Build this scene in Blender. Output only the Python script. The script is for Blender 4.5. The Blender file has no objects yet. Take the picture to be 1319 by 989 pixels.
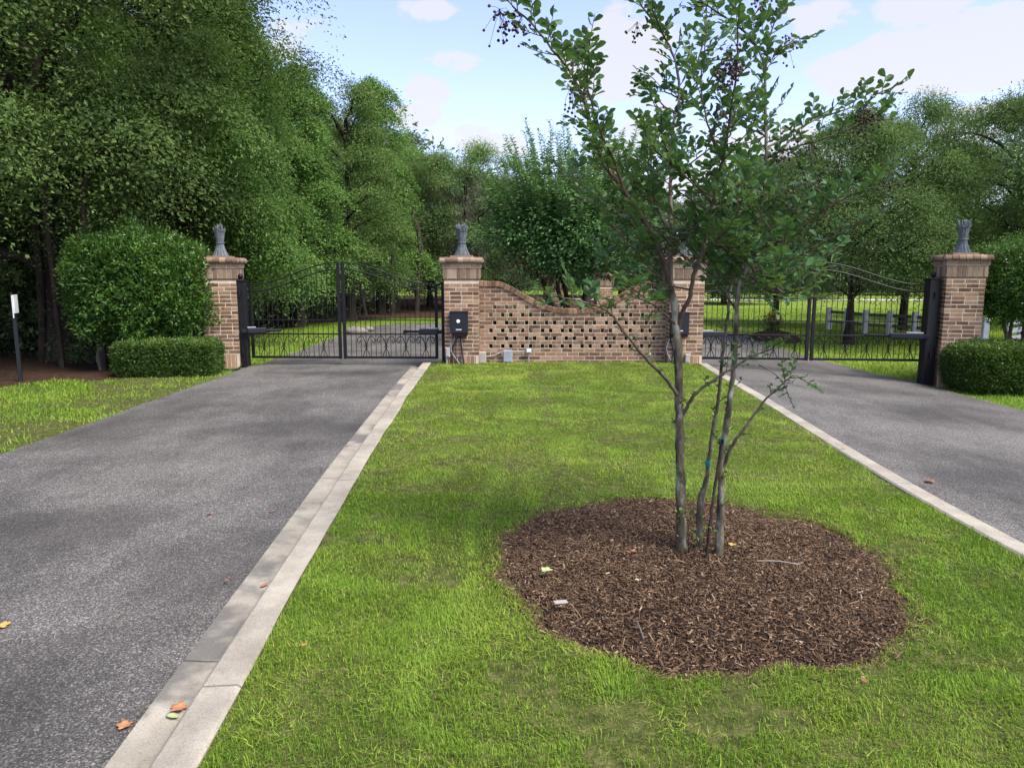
import bpy, math, random
import numpy as np
from mathutils import Vector, Matrix

rng = np.random.default_rng(11)
random.seed(11)
scene = bpy.context.scene
COL = scene.collection
PI = math.pi

# ------------------------------------------------------------------ camera
W, H, F, YH = 1319.0, 989.0, 950.0, 352.0
CZ = 1.77
TH = math.atan((H/2 - YH)/F)
cam_d = bpy.data.cameras.new('camera')
cam = bpy.data.objects.new('camera', cam_d)
COL.objects.link(cam)
cam.location = (0, 0, CZ)
cam.rotation_euler = (PI/2 - TH, 0, 0)
cam_d.sensor_width = 36.0
cam_d.sensor_fit = 'HORIZONTAL'
cam_d.lens = 36.0*F/W
cam_d.clip_start = 0.05
cam_d.clip_end = 3000
scene.camera = cam

def ray(px, py):
    dx = (px - W/2)/F
    dy = (H/2 - py)/F
    return np.array([dx, math.cos(TH) + dy*math.sin(TH), -math.sin(TH) + dy*math.cos(TH)])
def G(px, py, z=0.0):           # survey: picture point -> point on level z
    d = ray(px, py)
    t = (z - CZ)/d[2]
    return np.array([d[0]*t, d[1]*t, z])
def P(px, py, Y):               # survey: picture point -> point at distance Y
    d = ray(px, py)
    t = Y/d[1]
    return np.array([d[0]*t, Y, CZ + d[2]*t])
def X(px, Y, z=1.0):
    dep = Y*math.cos(TH) + (CZ - z)*math.sin(TH)
    return (px - W/2)/F*dep

# ------------------------------------------------------------------ tags
def tag(o, label=None, cat=None, group=None, kind=None):
    if label: o['label'] = label
    if cat: o['category'] = cat
    if group: o['group'] = group
    if kind: o['kind'] = kind
    return o
def empty(name, loc=(0, 0, 0), rz=0.0, label=None, cat=None, group=None):
    o = bpy.data.objects.new(name, None)
    o.empty_display_size = 0.2
    COL.objects.link(o)
    o.location = loc
    o.rotation_euler = (0, 0, rz)
    return tag(o, label, cat, group)

# ------------------------------------------------------------------ mesh builder
class MB:
    def __init__(s):
        s.v = []; s.f = []; s.m = []; s.a = []; s.n = 0
    def add(s, V, Fs, a=0.5, m=0):
        V = np.asarray(V, dtype=np.float64).reshape(-1, 3)
        if not isinstance(Fs, list): Fs = [Fs]
        for f in Fs:
            f = np.asarray(f, dtype=np.int64)
            if f.ndim == 1: f = f.reshape(1, -1)
            s.f.append(f + s.n); s.m.append(np.full(len(f), m, dtype=np.int32))
        s.v.append(V)
        a = np.asarray(a, dtype=np.float64)
        s.a.append(np.full(len(V), float(a)) if a.ndim == 0 else a)
        s.n += len(V)
    def build(s, name, mats, parent=None, smooth=False):
        me = bpy.data.meshes.new(name)
        V = np.concatenate(s.v).astype(np.float32)
        me.vertices.add(len(V)); me.vertices.foreach_set('co', V.ravel())
        li = np.concatenate([f.ravel() for f in s.f]).astype(np.int32)
        lt = np.concatenate([np.full(len(f), f.shape[1], dtype=np.int32) for f in s.f])
        ls = np.concatenate([[0], np.cumsum(lt)[:-1]]).astype(np.int32)
        me.loops.add(len(li)); me.loops.foreach_set('vertex_index', li)
        me.polygons.add(len(lt)); me.polygons.foreach_set('loop_start', ls)
        me.polygons.foreach_set('material_index', np.concatenate(s.m))
        me.polygons.foreach_set('use_smooth', np.full(len(lt), bool(smooth)))
        at = me.attributes.new('rnd', 'FLOAT', 'POINT')
        at.data.foreach_set('value', np.concatenate(s.a).astype(np.float32))
        me.update(calc_edges=True)
        if not isinstance(mats, (list, tuple)): mats = [mats]
        for m in mats: me.materials.append(m)
        o = bpy.data.objects.new(name, me)
        COL.objects.link(o)
        if parent is not None: o.parent = parent
        return o

BOXF = np.array([[0,3,2,1],[4,5,6,7],[0,1,5,4],[1,2,6,5],[2,3,7,6],[3,0,4,7]])
def box(mb, lo, hi, a=0.5, m=0, M=None):
    x0,y0,z0 = lo; x1,y1,z1 = hi
    V = np.array([[x0,y0,z0],[x1,y0,z0],[x1,y1,z0],[x0,y1,z0],[x0,y0,z1],[x1,y0,z1],[x1,y1,z1],[x0,y1,z1]], float)
    if M is not None: V = V @ M[:3,:3].T + M[:3,3]
    mb.add(V, BOXF, a, m)
def cbox(mb, lo, hi, c, a=0.5, m=0, M=None):   # chamfered box (chamfer on all edges)
    lo = np.array(lo, float); hi = np.array(hi, float)
    V = []; idx = {}
    for i, sx in enumerate((0,1)):
        for j, sy in enumerate((0,1)):
            for k, sz in enumerate((0,1)):
                p = np.array([hi[0] if sx else lo[0], hi[1] if sy else lo[1], hi[2] if sz else lo[2]])
                s = np.array([-1 if sx else 1, -1 if sy else 1, -1 if sz else 1])*c
                for ax in range(3):
                    q = p + s; q[ax] = p[ax]
                    idx[(sx,sy,sz,ax)] = len(V); V.append(q)
    V = np.array(V); quads = []; tris = []
    cen = (lo+hi)/2
    def face(ids):
        pts = V[ids]; n = np.cross(pts[1]-pts[0], pts[2]-pts[0])
        if np.dot(n, pts.mean(0)-cen) < 0: ids = ids[::-1]
        (quads if len(ids) == 4 else tris).append(ids)
    for ax in range(3):
        o1, o2 = [q for q in range(3) if q != ax]
        for s in (0,1):
            r = []
            for (u, w) in ((0,0),(1,0),(1,1),(0,1)):
                key = [0,0,0]; key[ax] = s; key[o1] = u; key[o2] = w
                r.append(idx[tuple(key)+(ax,)])
            face(r)
    for ax in range(3):
        o1, o2 = [q for q in range(3) if q != ax]
        for (u, w) in ((0,0),(1,0),(1,1),(0,1)):
            k0 = [0,0,0]; k1 = [0,0,0]
            k0[o1] = k1[o1] = u; k0[o2] = k1[o2] = w; k1[ax] = 1
            face([idx[tuple(k0)+(o1,)], idx[tuple(k1)+(o1,)], idx[tuple(k1)+(o2,)], idx[tuple(k0)+(o2,)]])
    for key in [(a_,b_,c_) for a_ in (0,1) for b_ in (0,1) for c_ in (0,1)]:
        face([idx[key+(0,)], idx[key+(1,)], idx[key+(2,)]])
    if M is not None: V = V @ M[:3,:3].T + M[:3,3]
    mb.add(V, [np.array(quads), np.array(tris)], a, m)

def tube(mb, pts, rad, n=6, a=0.5, m=0, cap=True, jit=0.0):
    pts = np.asarray(pts, float); k = len(pts)
    rad = np.broadcast_to(np.asarray(rad, float), (k,))
    T = np.gradient(pts, axis=0); T /= np.linalg.norm(T, axis=1)[:, None] + 1e-12
    ref = np.array([0,0,1.0]) if abs(T[:,2]).mean() < 0.8 else np.array([1.0,0,0])
    U = np.cross(T, ref); U /= np.linalg.norm(U, axis=1)[:, None] + 1e-12
    for i in range(1, k):
        u = U[i-1] - T[i]*np.dot(U[i-1], T[i]); U[i] = u/(np.linalg.norm(u)+1e-12)
    Vv = np.cross(T, U)
    an = np.arange(n)*2*PI/n
    R = rad[:, None]*(1 + (rng.normal(0, jit, (k, n)) if jit else 0))
    V = pts[:, None, :] + R[..., None]*(np.cos(an)[None,:,None]*U[:,None,:] + np.sin(an)[None,:,None]*Vv[:,None,:])
    V = V.reshape(-1, 3)
    i = np.arange(k-1)[:, None]*n; j = np.arange(n)[None, :]; j2 = (j+1) % n
    Q = np.stack([i+j, i+j2, i+n+j2, i+n+j], -1).reshape(-1, 4)
    Fs = [Q[:, ::-1]]
    if cap:
        V = np.concatenate([V, pts[:1], pts[-1:]])
        c0, c1 = k*n, k*n+1
        jj = np.arange(n); j3 = (jj+1) % n
        Fs.append(np.stack([np.full(n, c0), jj, j3], -1)[:, ::-1])
        Fs.append(np.stack([np.full(n, c1), (k-1)*n+j3, (k-1)*n+jj], -1)[:, ::-1])
    mb.add(V, Fs, a, m)

def smooth_poly(pts, step=0.05):
    """Catmull-Rom resample of a polyline"""
    pts = np.asarray(pts, float)
    if len(pts) < 3:
        L = np.linalg.norm(pts[1]-pts[0]); n = max(3, int(L/step)+1)
        return pts[0] + np.linspace(0,1,n)[:,None]*(pts[1]-pts[0])
    Q = np.concatenate([[2*pts[0]-pts[1]], pts, [2*pts[-1]-pts[-2]]])
    out = []
    for i in range(1, len(Q)-2):
        p0,p1,p2,p3 = Q[i-1],Q[i],Q[i+1],Q[i+2]
        n = max(2, int(np.linalg.norm(p2-p1)/step)+1)
        t = np.linspace(0,1,n,endpoint=False)[:,None]
        out.append(0.5*((2*p1)+(-p0+p2)*t+(2*p0-5*p1+4*p2-p3)*t**2+(-p0+3*p1-3*p2+p3)*t**3))
    out.append(pts[-1:])
    return np.concatenate(out)

def lathe(mb, prof, n=16, c=(0,0,0), a=0.5, m=0):
    prof = np.asarray(prof, float); k = len(prof)
    an = np.arange(n)*2*PI/n
    V = np.stack([prof[:,0:1]*np.cos(an), prof[:,0:1]*np.sin(an), np.repeat(prof[:,1:2], n, 1)], -1).reshape(-1,3) + np.array(c)
    i = np.arange(k-1)[:,None]*n; j = np.arange(n)[None,:]; j2 = (j+1)%n
    Q = np.stack([i+j, i+j2, i+n+j2, i+n+j], -1).reshape(-1,4)
    mb.add(V, Q, a, m)

def unit(v):
    return v/(np.linalg.norm(v, axis=-1, keepdims=True)+1e-12)

def leaves(mb, pos, dirn, nor, L, Wd, a=0.5, fold=0.25, m=0):
    """kite leaves: base, two sides, tip; folded along the midrib"""
    N = len(pos)
    d = unit(dirn); n = nor - d*np.sum(nor*d, -1, keepdims=True); n = unit(n)
    s = np.cross(d, n)
    L = np.broadcast_to(L, (N,))[:,None]; Wd = np.broadcast_to(Wd, (N,))[:,None]
    b = pos; mid = pos + d*L*0.5
    l = mid + s*Wd*0.5 + n*Wd*fold; r = mid - s*Wd*0.5 + n*Wd*fold
    t = pos + d*L - n*L*0.08
    V = np.stack([b, r, t, l], 1).reshape(-1,3)
    base = np.arange(N)*4
    T1 = np.stack([base, base+1, base+2], -1); T2 = np.stack([base, base+2, base+3], -1)
    a = np.broadcast_to(a, (N,))
    mb.add(V, [T1, T2], np.repeat(a, 4), m)

def big_leaves(mb, pos, dirn, nor, L, Wd, a=0.5, fold=0.18, curl=0.15, m=0):
    """obovate leaf of six faces"""
    N = len(pos)
    d = unit(dirn); n = nor - d*np.sum(nor*d, -1, keepdims=True); n = unit(n)
    s = np.cross(d, n)
    L = np.broadcast_to(L,(N,))[:,None]; Wd = np.broadcast_to(Wd,(N,))[:,None]
    def pt(t, w, up): return pos + d*L*t + s*Wd*w + n*(Wd*up*fold*2 - L*curl*t*t)
    V = np.stack([pt(0,0,0), pt(.36,0,0), pt(.72,0,0), pt(1,0,0.1),
                  pt(.34,.36,.36), pt(.70,.5,.5), pt(.90,.30,.3),
                  pt(.34,-.36,.36), pt(.70,-.5,.5), pt(.90,-.30,.3)], 1).reshape(-1,3)
    b = np.arange(N)[:,None]*10
    tr = np.concatenate([b+np.array([0,4,1]), b+np.array([0,1,7])], 0)
    q = np.concatenate([b+np.array([1,4,5,2]), b+np.array([1,2,8,7]), b+np.array([2,5,6,3]), b+np.array([2,3,9,8])], 0)
    mb.add(V, [tr, q], np.repeat(np.broadcast_to(a,(N,)), 10), m)

def blades(mb, pos, h, w, az, lean, a, two=True):
    N = len(pos)
    dx = np.stack([np.cos(az), np.sin(az), np.zeros(N)], -1)
    sx = np.stack([-np.sin(az), np.cos(az), np.zeros(N)], -1)
    up = np.array([0,0,1.0])
    h = h[:,None]; w = w[:,None]; lean = lean[:,None]
    if two:
        mid = pos + up*h*0.6 + dx*h*lean*0.3
        tip = pos + up*h*(1-0.35*lean) + dx*h*lean
        V = np.stack([pos-sx*w/2, pos+sx*w/2, mid+sx*w*0.42, mid-sx*w*0.42, tip], 1).reshape(-1,3)
        b = np.arange(N)[:,None]*5
        mb.add(V, [b+np.array([0,1,2,3]), b+np.array([3,2,4])], np.repeat(a,5))
    else:
        tip = pos + up*h*(1-0.3*lean) + dx*h*lean
        V = np.stack([pos-sx*w/2, pos+sx*w/2, tip], 1).reshape(-1,3)
        b = np.arange(N)[:,None]*3
        mb.add(V, [b+np.array([0,1,2])], np.repeat(a,3))

_lat = {}
def vnoise(x, y, s, seed=0):
    if seed not in _lat: _lat[seed] = np.random.default_rng(seed).random((64,64))
    L = _lat[seed]
    x = np.asarray(x)*s+100; y = np.asarray(y)*s+100
    xi = np.floor(x).astype(int); yi = np.floor(y).astype(int)
    fx = x-xi; fy = y-yi; fx = fx*fx*(3-2*fx); fy = fy*fy*(3-2*fy)
    g = lambda i, j: L[i%64, j%64]
    return (g(xi,yi)*(1-fx)+g(xi+1,yi)*fx)*(1-fy) + (g(xi,yi+1)*(1-fx)+g(xi+1,yi+1)*fx)*fy

# ------------------------------------------------------------------ materials
class NT:
    def __init__(s, name):
        s.mat = bpy.data.materials.new(name); s.mat.use_nodes = True
        s.t = s.mat.node_tree; s.b = s.t.nodes['Principled BSDF']; s.out = s.t.nodes['Material Output']
    def n(s, typ, **kw):
        nd = s.t.nodes.new(typ)
        for k, v in kw.items(): setattr(nd, k, v)
        return nd
    def l(s, a, b): s.t.links.new(a, b)
    def coord(s):
        if not hasattr(s, '_c'): s._c = s.n('ShaderNodeTexCoord').outputs['Object']
        return s._c
    def noise(s, scale, detail=4, rough=0.55, co=None, stretch=None):
        nd = s.n('ShaderNodeTexNoise'); nd.inputs['Scale'].default_value = scale
        nd.inputs['Detail'].default_value = detail; nd.inputs['Roughness'].default_value = rough
        src = co or s.coord()
        if stretch:
            mp = s.n('ShaderNodeMapping'); mp.inputs['Scale'].default_value = stretch
            s.l(src, mp.inputs[0]); src = mp.outputs[0]
        s.l(src, nd.inputs['Vector']); return nd.outputs[0]
    def voro(s, scale, feature='F1', out='Distance'):
        nd = s.n('ShaderNodeTexVoronoi', feature=feature); nd.inputs['Scale'].default_value = scale
        s.l(s.coord(), nd.inputs['Vector']); return nd.outputs[out]
    def attr(s, name='rnd'):
        nd = s.n('ShaderNodeAttribute', attribute_name=name); return nd.outputs['Fac']
    def ramp(s, fac, stops, interp='LINEAR'):
        nd = s.n('ShaderNodeValToRGB'); cr = nd.color_ramp; cr.interpolation = interp
        while len(cr.elements) < len(stops): cr.elements.new(0.5)
        for e, (p, c) in zip(cr.elements, stops):
            e.position = p
            e.color = (c, c, c, 1) if isinstance(c, (int, float)) else (*c, 1)
        s.l(fac, nd.inputs[0]); return nd.outputs[0]
    def math(s, op, a, b=0.0, clamp=False):
        nd = s.n('ShaderNodeMath', operation=op); nd.use_clamp = clamp
        for i, q in enumerate((a, b)):
            if isinstance(q, (int, float)): nd.inputs[i].default_value = q
            else: s.l(q, nd.inputs[i])
        return nd.outputs[0]
    def mix(s, fac, a, b, typ='MIX'):
        nd = s.n('ShaderNodeMix', data_type='RGBA', blend_type=typ)
        for i, q in ((0, fac), (6, a), (7, b)):
            if isinstance(q, (int, float)): nd.inputs[i].default_value = q
            elif isinstance(q, tuple): nd.inputs[i].default_value = (*q, 1)
            else: s.l(q, nd.inputs[i])
        return nd.outputs[2]
    def bump(s, h, strength=0.3, dist=0.01):
        nd = s.n('ShaderNodeBump'); nd.inputs['Strength'].default_value = strength
        nd.inputs['Distance'].default_value = dist
        s.l(h, nd.inputs['Height']); s.l(nd.outputs[0], s.b.inputs['Normal'])
    def base(s, c, rough=0.8, spec=0.3, metal=0.0):
        if isinstance(c, tuple): s.b.inputs['Base Color'].default_value = (*c, 1)
        else: s.l(c, s.b.inputs['Base Color'])
        s.b.inputs['Roughness'].default_value = rough
        s.b.inputs['Specular IOR Level'].default_value = spec
        s.b.inputs['Metallic'].default_value = metal
        return s.mat

def leaf_mat(name, stops, trans=0.3, rough=0.5, spec=0.25, var=0.25, patch=1.2, tint=(0.12,0.2,0.02)):
    q = NT(name)
    r = q.attr()
    nz = q.noise(patch, 2)
    f = q.math('ADD', q.math('MULTIPLY', r, 0.7), q.math('MULTIPLY', nz, 0.5))
    f = q.math('SUBTRACT', f, 0.1, True)
    c = q.ramp(f, stops)
    oi = q.n('ShaderNodeObjectInfo')
    hs = q.n('ShaderNodeHueSaturation')
    q.l(q.math('ADD', q.math('MULTIPLY', oi.outputs['Random'], var), 1-var/2), hs.inputs['Value'])
    q.l(c, hs.inputs['Color'])
    q.base(hs.outputs[0], rough, spec)
    tr = q.n('ShaderNodeBsdfTranslucent')
    tc = q.mix(0.5, hs.outputs[0], tint)
    q.l(tc, tr.inputs['Color'])
    mx = q.n('ShaderNodeMixShader'); mx.inputs[0].default_value = trans
    q.l(q.b.outputs[0], mx.inputs[1]); q.l(tr.outputs[0], mx.inputs[2])
    q.l(mx.outputs[0], q.out.inputs['Surface'])
    return q.mat

M = {}
# --- brick: attribute picks the brick's own colour
q = NT('brick')
f = q.math('ADD', q.math('MULTIPLY', q.attr(), 0.75), q.math('MULTIPLY', q.noise(25, 3), 0.3), True)
c = q.ramp(f, [(0.0,(.058,.035,.022)),(0.25,(.112,.064,.037)),(0.5,(.175,.100,.057)),(0.75,(.25,.152,.090)),(1.0,(.36,.25,.16))])
sm = q.ramp(q.noise(7, 5, 0.7), [(0.52,0.0),(0.75,0.5)])
c = q.mix(sm, c, (.47,.40,.31))
q.base(c, 0.9, 0.2); q.bump(q.noise(120, 4), 0.5, 0.004); M['brick'] = q.mat
q = NT('mortar')
c = q.ramp(q.noise(9, 4), [(0.3,(.42,.355,.25)),(0.7,(.58,.50,.37))])
q.base(c, 0.95, 0.1); M['mortar'] = q.mat
q = NT('cap_brick')
f = q.math('ADD', q.math('MULTIPLY', q.attr(), 0.6), q.math('MULTIPLY', q.noise(14, 5, 0.7), 0.5), True)
c = q.ramp(f, [(0.1,(.085,.057,.040)),(0.45,(.195,.132,.088)),(0.9,(.33,.25,.175))])
q.base(c, 0.92, 0.15); q.bump(q.noise(90, 4), 0.5, 0.004); M['cap_brick'] = q.mat
# --- metals
q = NT('black_iron'); q.base(q.ramp(q.noise(30,4), [(.3,(.006,.006,.007)),(.8,(.014,.014,.016))]), 0.5, 0.25); M['iron'] = q.mat
q = NT('black_plastic'); q.base((.010,.012,.017), 0.45, 0.35); M['plastic'] = q.mat
q = NT('red_dark_plate'); q.base((.035,.008,.010), 0.5, 0.3); M['redplate'] = q.mat
q = NT('silver'); q.base((.72,.74,.76), 0.45, 0.5, 0.2); M['silver'] = q.mat
q = NT('verdigris')
c = q.ramp(q.noise(18,5), [(.3,(.050,.068,.075)),(.6,(.095,.118,.125)),(.85,(.19,.22,.23))])
c = q.mix(q.math('MULTIPLY', q.attr(), 0.6), c, (.22,.235,.245))
q.base(c, 0.7, 0.3, 0.15); M['verdigris'] = q.mat
q = NT('grey_metal'); q.base(q.ramp(q.noise(8,3),[(.3,(.23,.25,.27)),(.7,(.31,.33,.35))]), 0.55, 0.3); M['greymetal'] = q.mat
q = NT('tan_box'); q.base(q.ramp(q.noise(8,3),[(.3,(.30,.28,.24)),(.7,(.38,.36,.31))]), 0.6, 0.3); M['tanbox'] = q.mat
q = NT('white_paint'); q.base(q.ramp(q.noise(6,4),[(.3,(.55,.55,.53)),(.7,(.76,.76,.74))]), 0.6, 0.3); M['white'] = q.mat
q = NT('worn_wood'); q.base(q.ramp(q.noise(6,4,stretch=(1,1,6)),[(.3,(.10,.09,.075)),(.7,(.22,.20,.17))]), 0.85, 0.1); M['wornwood'] = q.mat
q = NT('black_paint_post'); q.base((.012,.013,.014), 0.6, 0.3); M['blackpost'] = q.mat
q = NT('glass_lens'); q.base((.62,.65,.66), 0.15, 0.6); M['lens'] = q.mat
q = NT('teal_tape'); q.base((.01,.20,.17), 0.5, 0.3); M['tape'] = q.mat
# --- asphalt with light chippings
q = NT('asphalt')
v = q.voro(150, 'F1', 'Color')
sep = q.n('ShaderNodeSeparateColor'); q.l(v, sep.inputs[0])
st = q.ramp(sep.outputs[0], [(0.0,(.050,.046,.039)),(0.45,(.090,.084,.072)),(0.74,(.136,.127,.111)),(0.90,(.205,.193,.172)),(1.0,(.33,.312,.28))])
big = q.noise(0.55, 4, 0.6)
big2 = q.noise(2.6, 5, 0.65, stretch=(1.0, .45, 1))
k = q.ramp(q.math('ADD', q.math('MULTIPLY', big, .65), q.math('MULTIPLY', big2, .35)), [(0.37,0.48),(0.46,0.72),(0.55,1.0),(0.70,1.22)])
c = q.mix(1.0, st, k, 'MULTIPLY')
# damp stains that lie on the left drive
edge_n = q.noise(1.7, 5, .65)
for (sx_, sy_, rx_, ry_, amt) in ((-3.4,4.9,1.3,.75,.50),(-1.75,4.3,.8,.9,.38),(-2.3,8.4,1.1,.9,.35),(-4.6,9.5,.6,2.6,.35),(-2.6,2.9,1.4,.5,.30),(6.3,10.2,1.1,1.4,.32),(-3.2,13.2,1.4,.35,.35)):
    mp_ = q.n('ShaderNodeMapping', vector_type='TEXTURE'); mp_.inputs['Location'].default_value = (sx_, sy_, 0); mp_.inputs['Scale'].default_value = (rx_, ry_, 50)
    q.l(q.coord(), mp_.inputs[0])
    ln_ = q.n('ShaderNodeVectorMath', operation='LENGTH'); q.l(mp_.outputs[0], ln_.inputs[0])
    f_ = q.math('ADD', ln_.outputs['Value'], q.math('MULTIPLY', q.math('SUBTRACT', edge_n, .5), 1.5))
    m_ = q.ramp(f_, [(0.45, amt), (1.0, 0.0)])
    c = q.mix(m_, c, (.030,.027,.023))
fine = q.ramp(q.noise(190, 3, 0.7), [(0.3,0.7),(0.7,1.3)])
c = q.mix(1.0, c, fine, 'MULTIPLY')
q.base(c, 0.85, 0.25); q.bump(q.voro(150), 0.45, 0.005); M['asphalt'] = q.mat
# --- concrete kerb
q = NT('concrete')
c = q.ramp(q.noise(3.0, 6, 0.65), [(0.3,(.24,.213,.16)),(0.55,(.35,.318,.246)),(0.75,(.44,.40,.315))])
d = q.ramp(q.noise(1.1, 6, 0.8), [(0.46,0.0),(0.68,0.7)])
c = q.mix(d, c, (.19,.17,.14))
pit = q.ramp(q.noise(160, 4, 0.7), [(0.32,0.55),(0.48,1.0),(0.7,1.1)])
c = q.mix(1.0, c, pit, 'MULTIPLY')
q.base(c, 0.9, 0.2); q.bump(q.noise(180, 4), 0.4, 0.003); M['concrete'] = q.mat
q = NT('gutter_concrete')
c = q.ramp(q.noise(3.0, 6, 0.65), [(0.3,(.20,.18,.137)),(0.55,(.30,.272,.212)),(0.75,(.37,.34,.27))])
d = q.ramp(q.noise(0.72, 5, 0.7), [(0.50,0.0),(0.58,0.8)])
c = q.mix(d, c, (.10,.095,.085))
pit = q.ramp(q.noise(160, 4, 0.7), [(0.32,0.55),(0.48,1.0),(0.7,1.1)])
c = q.mix(1.0, c, pit, 'MULTIPLY')
q.base(c, 0.85, 0.25); q.bump(q.noise(180, 4), 0.4, 0.003); M['gutter'] = q.mat
# --- soils
q = NT('lawn_soil')
c = q.ramp(q.noise(14, 6, 0.7), [(0.3,(.030,.036,.012)),(0.5,(.070,.078,.024)),(0.62,(.12,.115,.042)),(0.8,(.20,.17,.085))])
q.base(c, 1.0, 0.05); q.bump(q.noise(60,5), 0.8, 0.02); M['lawnsoil'] = q.mat
q = NT('meadow_soil')
c = q.ramp(q.noise(1.3, 7, 0.7), [(0.3,(.10,.155,.025)),(0.55,(.16,.225,.035)),(0.8,(.23,.26,.06))])
q.base(c, 1.0, 0.05); q.bump(q.noise(20,5), 0.9, 0.05); M['meadow'] = q.mat
q = NT('woodland_litter')
c = q.ramp(q.noise(9, 8, 0.75), [(0.3,(.020,.014,.010)),(0.55,(.055,.034,.022)),(0.8,(.13,.075,.045))])
q.base(c, 1.0, 0.05); q.bump(q.noise(30,5), 0.9, 0.03); M['litter'] = q.mat
q = NT('mulch_soil')
c = q.ramp(q.noise(40, 6, 0.7), [(0.3,(.014,.009,.007)),(0.6,(.035,.022,.016)),(0.85,(.07,.043,.03))])
q.base(c, 1.0, 0.05); q.bump(q.noise(70,5), 1.0, 0.02); M['mulchsoil'] = q.mat
q = NT('mulch_chips')
c = q.ramp(q.attr(), [(0.0,(.028,.018,.010)),(0.35,(.074,.046,.026)),(0.65,(.16,.096,.052)),(0.88,(.28,.185,.105)),(1.0,(.46,.36,.24))])
q.base(c, 0.85, 0.2); M['chips'] = q.mat
# --- bark
q = NT('bark_grey')
c = q.ramp(q.noise(26, 5, 0.7, stretch=(1,1,.35)), [(0.3,(.055,.045,.032)),(0.55,(.12,.105,.075)),(0.8,(.21,.19,.14))])
q.base(c, 0.9, 0.15); q.bump(q.noise(60,4,stretch=(1,1,.3)), 0.6, 0.01); M['bark'] = q.mat
q = NT('bark_dark')
c = q.ramp(q.noise(10, 5, 0.7, stretch=(1,1,.3)), [(0.3,(.018,.015,.012)),(0.6,(.045,.037,.028)),(0.85,(.09,.075,.055))])
q.base(c, 0.95, 0.1); q.bump(q.noise(20,4,stretch=(1,1,.3)), 0.8, 0.03); M['darkbark'] = q.mat
q = NT('bark_myrtle')
c = q.ramp(q.noise(17, 4, 0.6, stretch=(1,1,.45)), [(0.34,(.035,.030,.020)),(0.47,(.080,.070,.046)),(0.55,(.13,.12,.085)),(0.66,(.27,.275,.22))])
q.base(c, 0.8, 0.2); q.bump(q.noise(50,4,stretch=(1,1,.4)), 0.5, 0.006); M['myrtlebark'] = q.mat
q = NT('bark_twig'); q.base(q.ramp(q.noise(30,3),[(.3,(.05,.032,.025)),(.7,(.12,.085,.06))]), 0.8, 0.2); M['twig'] = q.mat
q = NT('bark_pale'); q.base(q.ramp(q.noise(20,4,stretch=(1,1,.4)),[(.3,(.12,.085,.07)),(.7,(.26,.20,.165))]), 0.75, 0.2); M['palebark'] = q.mat
# --- foliage
M['grass'] = leaf_mat('grass_blades', [(0.0,(.060,.130,.016)),(0.28,(.135,.250,.025)),(0.58,(.238,.365,.040)),(0.86,(.375,.46,.072)),(1.0,(.48,.39,.18))], 0.38, 0.6, 0.15, 0.0, 0.9, (.16,.26,.02))
M['oak'] = leaf_mat('leaf_dark_oak', [(0.1,(.052,.098,.030)),(0.5,(.105,.174,.046)),(0.9,(.20,.285,.075))], 0.34, 0.6, 0.14, 0.45, 0.5)
M['hick'] = leaf_mat('leaf_bright', [(0.1,(.058,.126,.030)),(0.5,(.120,.222,.050)),(0.9,(.21,.335,.080))], 0.36, 0.6, 0.14, 0.40, 0.5)
M['fine'] = leaf_mat('leaf_olive', [(0.1,(.066,.118,.046)),(0.5,(.130,.210,.070)),(0.9,(.24,.325,.095))], 0.38, 0.6, 0.14, 0.3, 0.6)
M['far'] = leaf_mat('leaf_far', [(0.1,(.070,.115,.055)),(0.5,(.115,.175,.080)),(0.9,(.17,.24,.105))], 0.3, 0.6, 0.15, 0.3, 0.4)
M['hedge'] = leaf_mat('leaf_hedge', [(0.1,(.030,.065,.012)),(0.5,(.055,.11,.018)),(0.85,(.11,.18,.025)),(1.0,(.20,.27,.04))], 0.28, 0.4, 0.35, 0.1, 3.0)
M['ligustrum'] = leaf_mat('leaf_privet', [(0.1,(.034,.085,.016)),(0.5,(.065,.145,.022)),(0.9,(.12,.23,.036))], 0.28, 0.35, 0.4, 0.1, 1.4)
M['myrtle'] = leaf_mat('leaf_myrtle', [(0.1,(.028,.078,.028)),(0.5,(.060,.140,.042)),(0.9,(.12,.220,.062))], 0.36, 0.45, 0.35, 0.1, 1.5)
M['under'] = leaf_mat('leaf_undergrowth_shaded', [(0.1,(.026,.050,.018)),(0.9,(.075,.120,.038))], 0.3, 0.42, 0.35, 0.1, 1.5)  # leaf colour darkened to stand in for shade
M['myrtle2'] = leaf_mat('leaf_myrtle_shoots', [(0.1,(.042,.110,.036)),(0.5,(.10,.22,.066)),(0.9,(.20,.35,.11))], 0.35, 0.45, 0.3, 0.1, 1.5)
M['moss'] = leaf_mat('spanish_moss', [(0.1,(.10,.095,.075)),(0.6,(.17,.16,.13)),(1.0,(.24,.23,.19))], 0.3, 0.9, 0.05, 0.1, 1.5, (.2,.19,.15))
q = NT('seed_capsule'); q.base(q.ramp(q.attr(),[(0,(.025,.012,.014)),(.7,(.06,.028,.032)),(1,(.09,.05,.04))]), 0.6, 0.3); M['seed'] = q.mat
q = NT('leaf_fallen_orange'); q.base(q.ramp(q.noise(30,3),[(.3,(.30,.12,.055)),(.7,(.42,.21,.11))]), 0.7, 0.2); M['lf_orange'] = q.mat
q = NT('leaf_fallen_yellow'); q.base(q.ramp(q.noise(30,3),[(.3,(.36,.24,.06)),(.7,(.46,.33,.10))]), 0.7, 0.2); M['lf_yellow'] = q.mat
q = NT('leaf_fallen_green'); q.base(q.ramp(q.noise(30,3),[(.3,(.28,.32,.13)),(.7,(.40,.42,.21))]), 0.7, 0.2); M['lf_green'] = q.mat
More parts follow.
